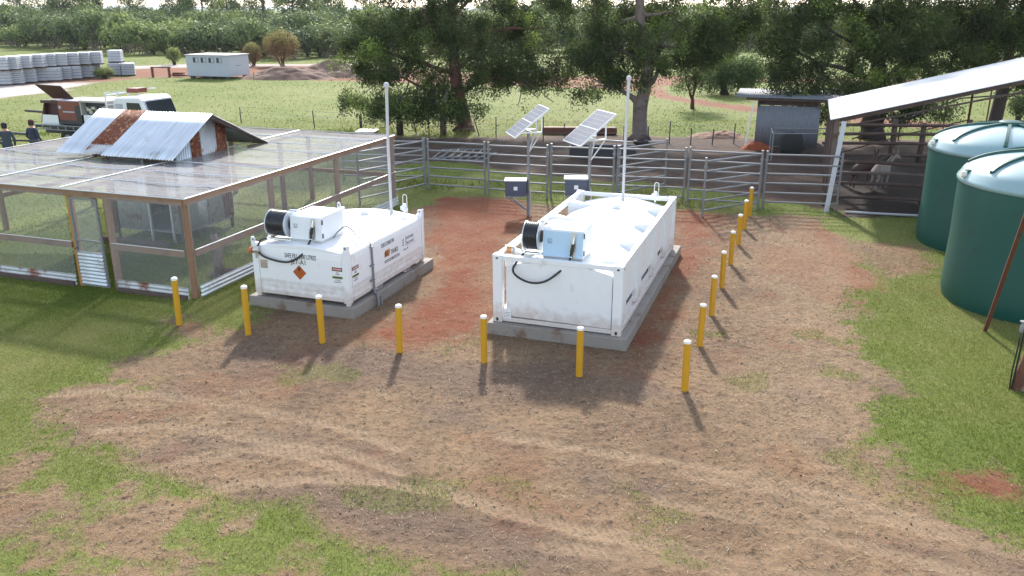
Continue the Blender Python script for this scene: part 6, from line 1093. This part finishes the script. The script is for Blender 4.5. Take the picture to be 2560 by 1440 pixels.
# ================================================================ PEOPLE AND ANIMALS
def skinned(name, verts, edges, radii, m, parent=None, sub=2):
    me = bpy.data.meshes.new(name); me.from_pydata(verts, edges, []); o = bpy.data.objects.new(name, me); COL.objects.link(o)
    q = o.modifiers.new('s', 'SKIN'); q.use_smooth_shade = True; 
    for i, r_ in enumerate(radii):
        sv = me.skin_vertices[0].data[i]; sv.radius = (r_ if isinstance(r_, tuple) else (r_, r_)); sv.use_root = (i == 0)
    s2 = o.modifiers.new('u', 'SUBSURF'); s2.levels = s2.render_levels = sub
    dg = bpy.context.evaluated_depsgraph_get(); nm = bpy.data.meshes.new_from_object(o.evaluated_get(dg)); bpy.data.objects.remove(o)
    nm.materials.clear(); 
    for x in (m if isinstance(m, list) else [m]): nm.materials.append(M[x])
    return link(name, nm, parent)
def person(label, xy, rz, shirt, h=1.76, capm='cap_m', logo=False):
    t = thing('person', label, 'person', xy, rz); s_ = h / 1.76
    V = [(0, 0, .96), (0, 0, 1.15), (0, .01, 1.32), (0, .01, 1.46), (0, 0, 1.55), (0, -.015, 1.64), (0, -.02, 1.70),
         (-.10, 0, .90), (-.11, -.01, .50), (-.11, .02, .09), (-.12, -.14, .04), (.10, 0, .90), (.12, .01, .50), (.12, .03, .09), (.13, -.13, .04),
         (-.19, .01, 1.42), (-.27, .03, 1.15), (-.22, -.14, .98), (-.19, -.22, .93), (.19, .01, 1.42), (.27, .03, 1.15), (.20, -.16, 1.00), (.17, -.24, .96)]
    E_ = [(0, 1), (1, 2), (2, 3), (3, 4), (4, 5), (5, 6), (0, 7), (7, 8), (8, 9), (9, 10), (0, 11), (11, 12), (12, 13), (13, 14), (3, 15), (15, 16), (16, 17), (17, 18), (3, 19), (19, 20), (20, 21), (21, 22)]
    Rr = [(.17, .12), (.16, .11), (.19, .12), (.14, .10), .06, (.085, .10), (.075, .09), .10, .07, .05, .05, .10, .07, .05, .05, .07, .05, .042, .03, .07, .05, .042, .03]
    b = skinned('body', [tuple(c * s_ for c in v) for v in V], E_, Rr, ['skin', shirt, 'shirt', 'dark'], t)
    for p in b.data.polygons:
        c = p.center / s_; p.material_index = 3 if c.z < .12 else 2 if c.z < .98 and abs(c.x) < .2 and c.y > -.12 else 0 if (c.z > 1.50 or (c.y < -.13 and c.z < 1.05)) else 1
    mb = MB(); mb.lathe([(.105 * s_, 0), (.108 * s_, .03), (.09 * s_, .09), (.04 * s_, .12), (0, .125)], 18, (0, -.015, 1.69 * s_)); mb.box(-.08, .08, -.20, -.09, 1.695 * s_, 1.71 * s_); part('cap', mb, capm, t, smooth='auto')
    mb = MB(); mb.lathe([(.09, -.08), (.100, 0), (.10, .03)], 16, (0, .005, 1.67 * s_), cap=False); part('hair', mb, 'hair', t, smooth=True)
    hm = MB()
    for sx in (-1, 1):
        hx, hy, hz_ = (.19 if sx > 0 else -.19) * s_, -.25 * s_, .94 * s_
        for k in range(4): hm.tube([(hx + (k - 1.5) * .018, hy, hz_), (hx + (k - 1.5) * .02, hy - .045, hz_ - .015), (hx + (k - 1.5) * .018, hy - .06, hz_ - .05)], [.010, .009, .007], 6)
        hm.tube([(hx - sx * .03, hy + .01, hz_ + .01), (hx - sx * .05, hy - .03, hz_ + .0)], [.011, .009], 6)
    part('fingers', hm, 'skin', t, smooth='auto')
    fm = MB()
    for sx in (-1, 1): fm.lathe([(.011, 0), (.011, .012)], 8, (sx * .032, -.112, 1.655 * s_))
    fm.add([(-.014, -.105, 1.62 * s_), (.014, -.105, 1.62 * s_), (0, -.135, 1.625 * s_), (0, -.108, 1.66 * s_)], [(0, 1, 2), (1, 3, 2), (3, 0, 2)]); part('face', fm, 'skin', t)
    return t
person('man in a maroon cap and navy workwear standing at the truck tray', (*(-18.22,32,), 0), 165, 'shirt', 1.74)
person('man in a charcoal jacket with a green back print at the left edge', (*(-18.66,31,), 0), 200, 'shirt2', 1.76, 'hair')
def donkey(label, xy, rz, coat, h=1.0, turn=.0):
    """small standing equid, faces +y in its own frame; back height about h*.78"""
    t = thing('donkey', label, 'donkey', xy, rz, 'young donkeys in the shaded stock yard'); k = h
    V = [(0, -.02, .68), (0, -.30, .70), (0, .26, .70), (0, .40, .80), (turn * .5, .50, 1.00), (turn, .60, 1.07), (turn * 1.6, .76, .97),
         (-.10, .30, .52), (-.10, .31, .30), (-.10, .30, .05), (.10, .28, .52), (.10, .25, .30), (.10, .27, .05),
         (-.10, -.34, .58), (-.11, -.26, .40), (-.11, -.38, .28), (-.11, -.35, .05), (.10, -.36, .58), (.11, -.30, .40), (.11, -.42, .28), (.11, -.40, .05), (0, -.46, .66), (0, -.50, .35)]
    E_ = [(0, 1), (0, 2), (2, 3), (3, 4), (4, 5), (5, 6), (2, 7), (7, 8), (8, 9), (2, 10), (10, 11), (11, 12), (1, 13), (13, 14), (14, 15), (15, 16), (1, 17), (17, 18), (18, 19), (19, 20), (1, 21), (21, 22)]
    Rr = [(.17, .20), (.17, .19), (.15, .19), .11, .085, (.07, .085), .045, .055, .035, .032, .055, .035, .032, .085, .05, .035, .033, .085, .05, .035, .033, .03, .022]
    skinned('body', [tuple(c * k for c in v) for v in V], E_, [tuple(q * k for q in r_) if isinstance(r_, tuple) else r_ * k for r_ in Rr], coat, t)
    mb = MB()
    for sx in (-1, 1): mb.prism([(-.025, 0), (.025, 0), (.03, .10), (0, .20), (-.03, .10)], (turn + sx * .055, .56 * k, 1.12 * k), (1, 0, 0), (sx * .25, -.15, 1), (0, .015, 0))
    part('ears', mb, coat, t)
    mb = MB(); mb.beam((turn * .3, .36 * k, .90 * k), (turn * .9, .54 * k, 1.13 * k), .02, .05); part('mane', mb, 'hair', t)
    return t
donkey('pale grey young donkey standing in the shade behind the rail fence', (*(12.31,27.67,), 0), -52, 'coatpale', 1.02, .12)
donkey('brown young donkey left of the pale one in the shade behind the rail fence', (*(11.82,27.94,), 0), -70, 'coatbrown', 1.0, -.1)
# ================================================================ GRASS, STRAW AND CLODS
def frustum_pts(n, ya, yb, g, pw=1.0):
    y = ya + (yb - ya) * g.random(n) ** pw; x = (g.random(n) * 2 - 1) * (y * .72 + 3); return x, y
def hground(x, y):
    ix = np.clip(np.searchsorted(X1, x) - 1, 0, nX - 2); iy = np.clip(np.searchsorted(Y1, y) - 1, 0, nY - 2); return hz.reshape(nY, nX)[iy, ix]
def blades(n, ya, yb, h, w_, seed, pw, pick, lean=.5, jit=1.0):
    g = np.random.default_rng(seed); x, y = frustum_pts(n, ya, yb, g, pw); b_, r_, d_, gr, dr = ground_masks(x, y); keep = pick(g, x, y, b_, gr, dr); x, y, dr = x[keep], y[keep], dr[keep]; m = len(x)
    z = hground(x, y); a = g.random(m) * 6.283; hh_ = h * g.uniform(.45, 1.3, m); cl = fbm(x * 1.3, y * 1.3, 21, 3); hh_ *= .55 + cl
    lx, ly = g.normal(size=m) * lean * hh_, g.normal(size=m) * lean * hh_; dx, dy = np.cos(a) * w_ / 2, np.sin(a) * w_ / 2
    V = np.stack([np.stack([x - dx, y - dy, z - .004], 1), np.stack([x + dx, y + dy, z - .004], 1), np.stack([x + lx, y + ly, z + hh_], 1)], 1).reshape(-1, 3)
    t = np.clip(.47 + (dr - .5) * .6 + g.normal(size=m) * .12 + (cl - .5) * .5 + .4 * (g.random(m) < .12 + .3 * np.clip(dr, 0, 1)), 0, 1); return V, np.repeat(t, 3)
LM['turf'] = leaf_mat('grass_blades', (.075, .125, .014, 1), (.175, .220, .038, 1), (.38, .33, .15, 1), .30, .7)
pk = lambda thr: (lambda g, x, y, b, gr, dr: (g.random(len(x)) > np.clip(b * 1.15, 0, 1)) & (gr < .5))
V1, t1 = blades(760000, 7.2, 20, .034, .010, 71, .75, pk(0)); V2, t2 = blades(200000, 18, 46, .045, .022, 72, .9, pk(0)); V3, t3 = blades(30000, 40, 100, .08, .06, 73, 1.1, pk(0))
V = np.concatenate([V1, V2, V3]); tt = np.concatenate([t1, t2, t3])
tag(link('grass', np_mesh('grass', V, tris=np.arange(len(V)).reshape(-1, 3), attrs=dict(tint=tt), mats=[LM['turf']])), 'short green and drying grass covering the ground around the bare soil', 'grass', kind='stuff')
# weeds along the foot of the panels and fence
V1, t1 = blades(60000, 23, 42, .22, .05, 74, 1., lambda g, x, y, b, gr, dr: (np.abs(y - (27.6 - .33 * x)) < g.uniform(.2, 1.2, len(x))) & (x > -4.5) & (x < 6) & (fbm(x * .8, y * .8, 88) > .47) | (np.abs(y - 41) < 1.2) & (x < -2) & (fbm(x * .6, y * .6, 89) > .45), .6)
tag(link('weeds', np_mesh('weeds', V1, tris=np.arange(len(V1)).reshape(-1, 3), attrs=dict(tint=np.clip(t1 - .1, 0, 1)), mats=[LM['turf']])), 'taller green weeds growing along the foot of the cattle panels', 'weeds', kind='stuff')
# straw litter: thin dry slivers on bare soil
g = np.random.default_rng(80); x, y = frustum_pts(290000, 7.2, 24, g, .7); b_, r_, d_, gr, dr = ground_masks(x, y); keep = (g.random(len(x)) < b_ * (1 - .75 * r_) * (.25 + .9 * fbm(x * .8, y * .8, 33))) ; x, y = x[keep], y[keep]; m = len(x); z = hground(x, y) + .006
a = g.random(m) * 6.283; L_s = g.uniform(.015, .055, m); ww = g.uniform(.002, .005, m); dz = g.uniform(-.004, .014, m)
V = np.stack([np.stack([x - np.cos(a) * L_s, y - np.sin(a) * L_s, z], 1), np.stack([x - np.sin(a) * ww, y + np.cos(a) * ww, z + dz * .5 + .003], 1), np.stack([x + np.cos(a) * L_s, y + np.sin(a) * L_s, z + dz], 1), np.stack([x + np.sin(a) * ww, y - np.cos(a) * ww, z + dz * .5], 1)], 1).reshape(-1, 3)
LM['straw'] = leaf_mat('straw', (.12, .085, .055, 1), (.24, .185, .12, 1), (.40, .34, .24, 1), .1)
tag(link('straw_litter', np_mesh('straw_litter', V, quads=np.arange(4 * m).reshape(-1, 4), attrs=dict(tint=np.repeat(g.random(m), 4)), mats=[LM['straw']])), 'dry straw slivers scattered over the bare soil', 'straw', kind='stuff')
g = np.random.default_rng(81); x, y = frustum_pts(26000, 7.2, 26, g, .75); b_, r_, d_, gr, dr = ground_masks(x, y); keep = (g.random(len(x)) < b_ * np.clip((fbm(x * 1.1, y * 1.1, 35) - .42) * 4, .04, 1)); x, y = x[keep], y[keep]; m = len(x); z = hground(x, y); s_ = .005 + .016 * g.random(m) ** 3.5
oct_ = np.array([(1, 0, 0), (0, 1, 0), (-1, 0, 0), (0, -1, 0), (0, 0, .8), (0, 0, -.6)]); J = g.uniform(.6, 1.35, (m, 6, 1)); ra = g.random(m) * 6.28
P3 = oct_[None] * J * s_[:, None, None]; cx_ = P3[..., 0] * np.cos(ra)[:, None] - P3[..., 1] * np.sin(ra)[:, None]; cy_ = P3[..., 0] * np.sin(ra)[:, None] + P3[..., 1] * np.cos(ra)[:, None]
V = np.stack([cx_ + x[:, None], cy_ + y[:, None], P3[..., 2] + z[:, None] + s_[:, None] * .3], 2).reshape(-1, 3); tf = np.array([(0, 1, 4), (1, 2, 4), (2, 3, 4), (3, 0, 4), (1, 0, 5), (2, 1, 5), (3, 2, 5), (0, 3, 5)]); TF = (tf[None] + (np.arange(m) * 6)[:, None, None]).reshape(-1, 3)
tn = g.random(m); LM['clod'] = leaf_mat('soil_crumbs', (.09, .062, .046, 1), (.15, .108, .08, 1), (.25, .20, .15, 1), 0)
tag(link('soil_clods', np_mesh('soil_clods', V, tris=TF, attrs=dict(tint=np.repeat(tn, 6)), mats=[LM['clod']])), 'small crumbs and clods of soil strewn over the bare ground', 'soil clods', kind='stuff')

# ================================================================ AIR
mb = MB(); mb.box(-2700, 2700, -90, 4250, -1.5, 60)
hm = bpy.data.materials.new('hazy_air'); hm.use_nodes = True; n_ = hm.node_tree.nodes; n_.remove(n_['Principled BSDF'])
v_ = n_.new('ShaderNodeVolumePrincipled'); v_.inputs['Color'].default_value = (.86, .92, 1, 1); v_.inputs['Density'].default_value = .00013; v_.inputs['Anisotropy'].default_value = 0
hm.node_tree.links.new(v_.outputs[0], n_['Material Output'].inputs['Volume'])
tag(part('haze', mb, hm), 'thin pale haze softening the far wood', 'haze', kind='stuff')
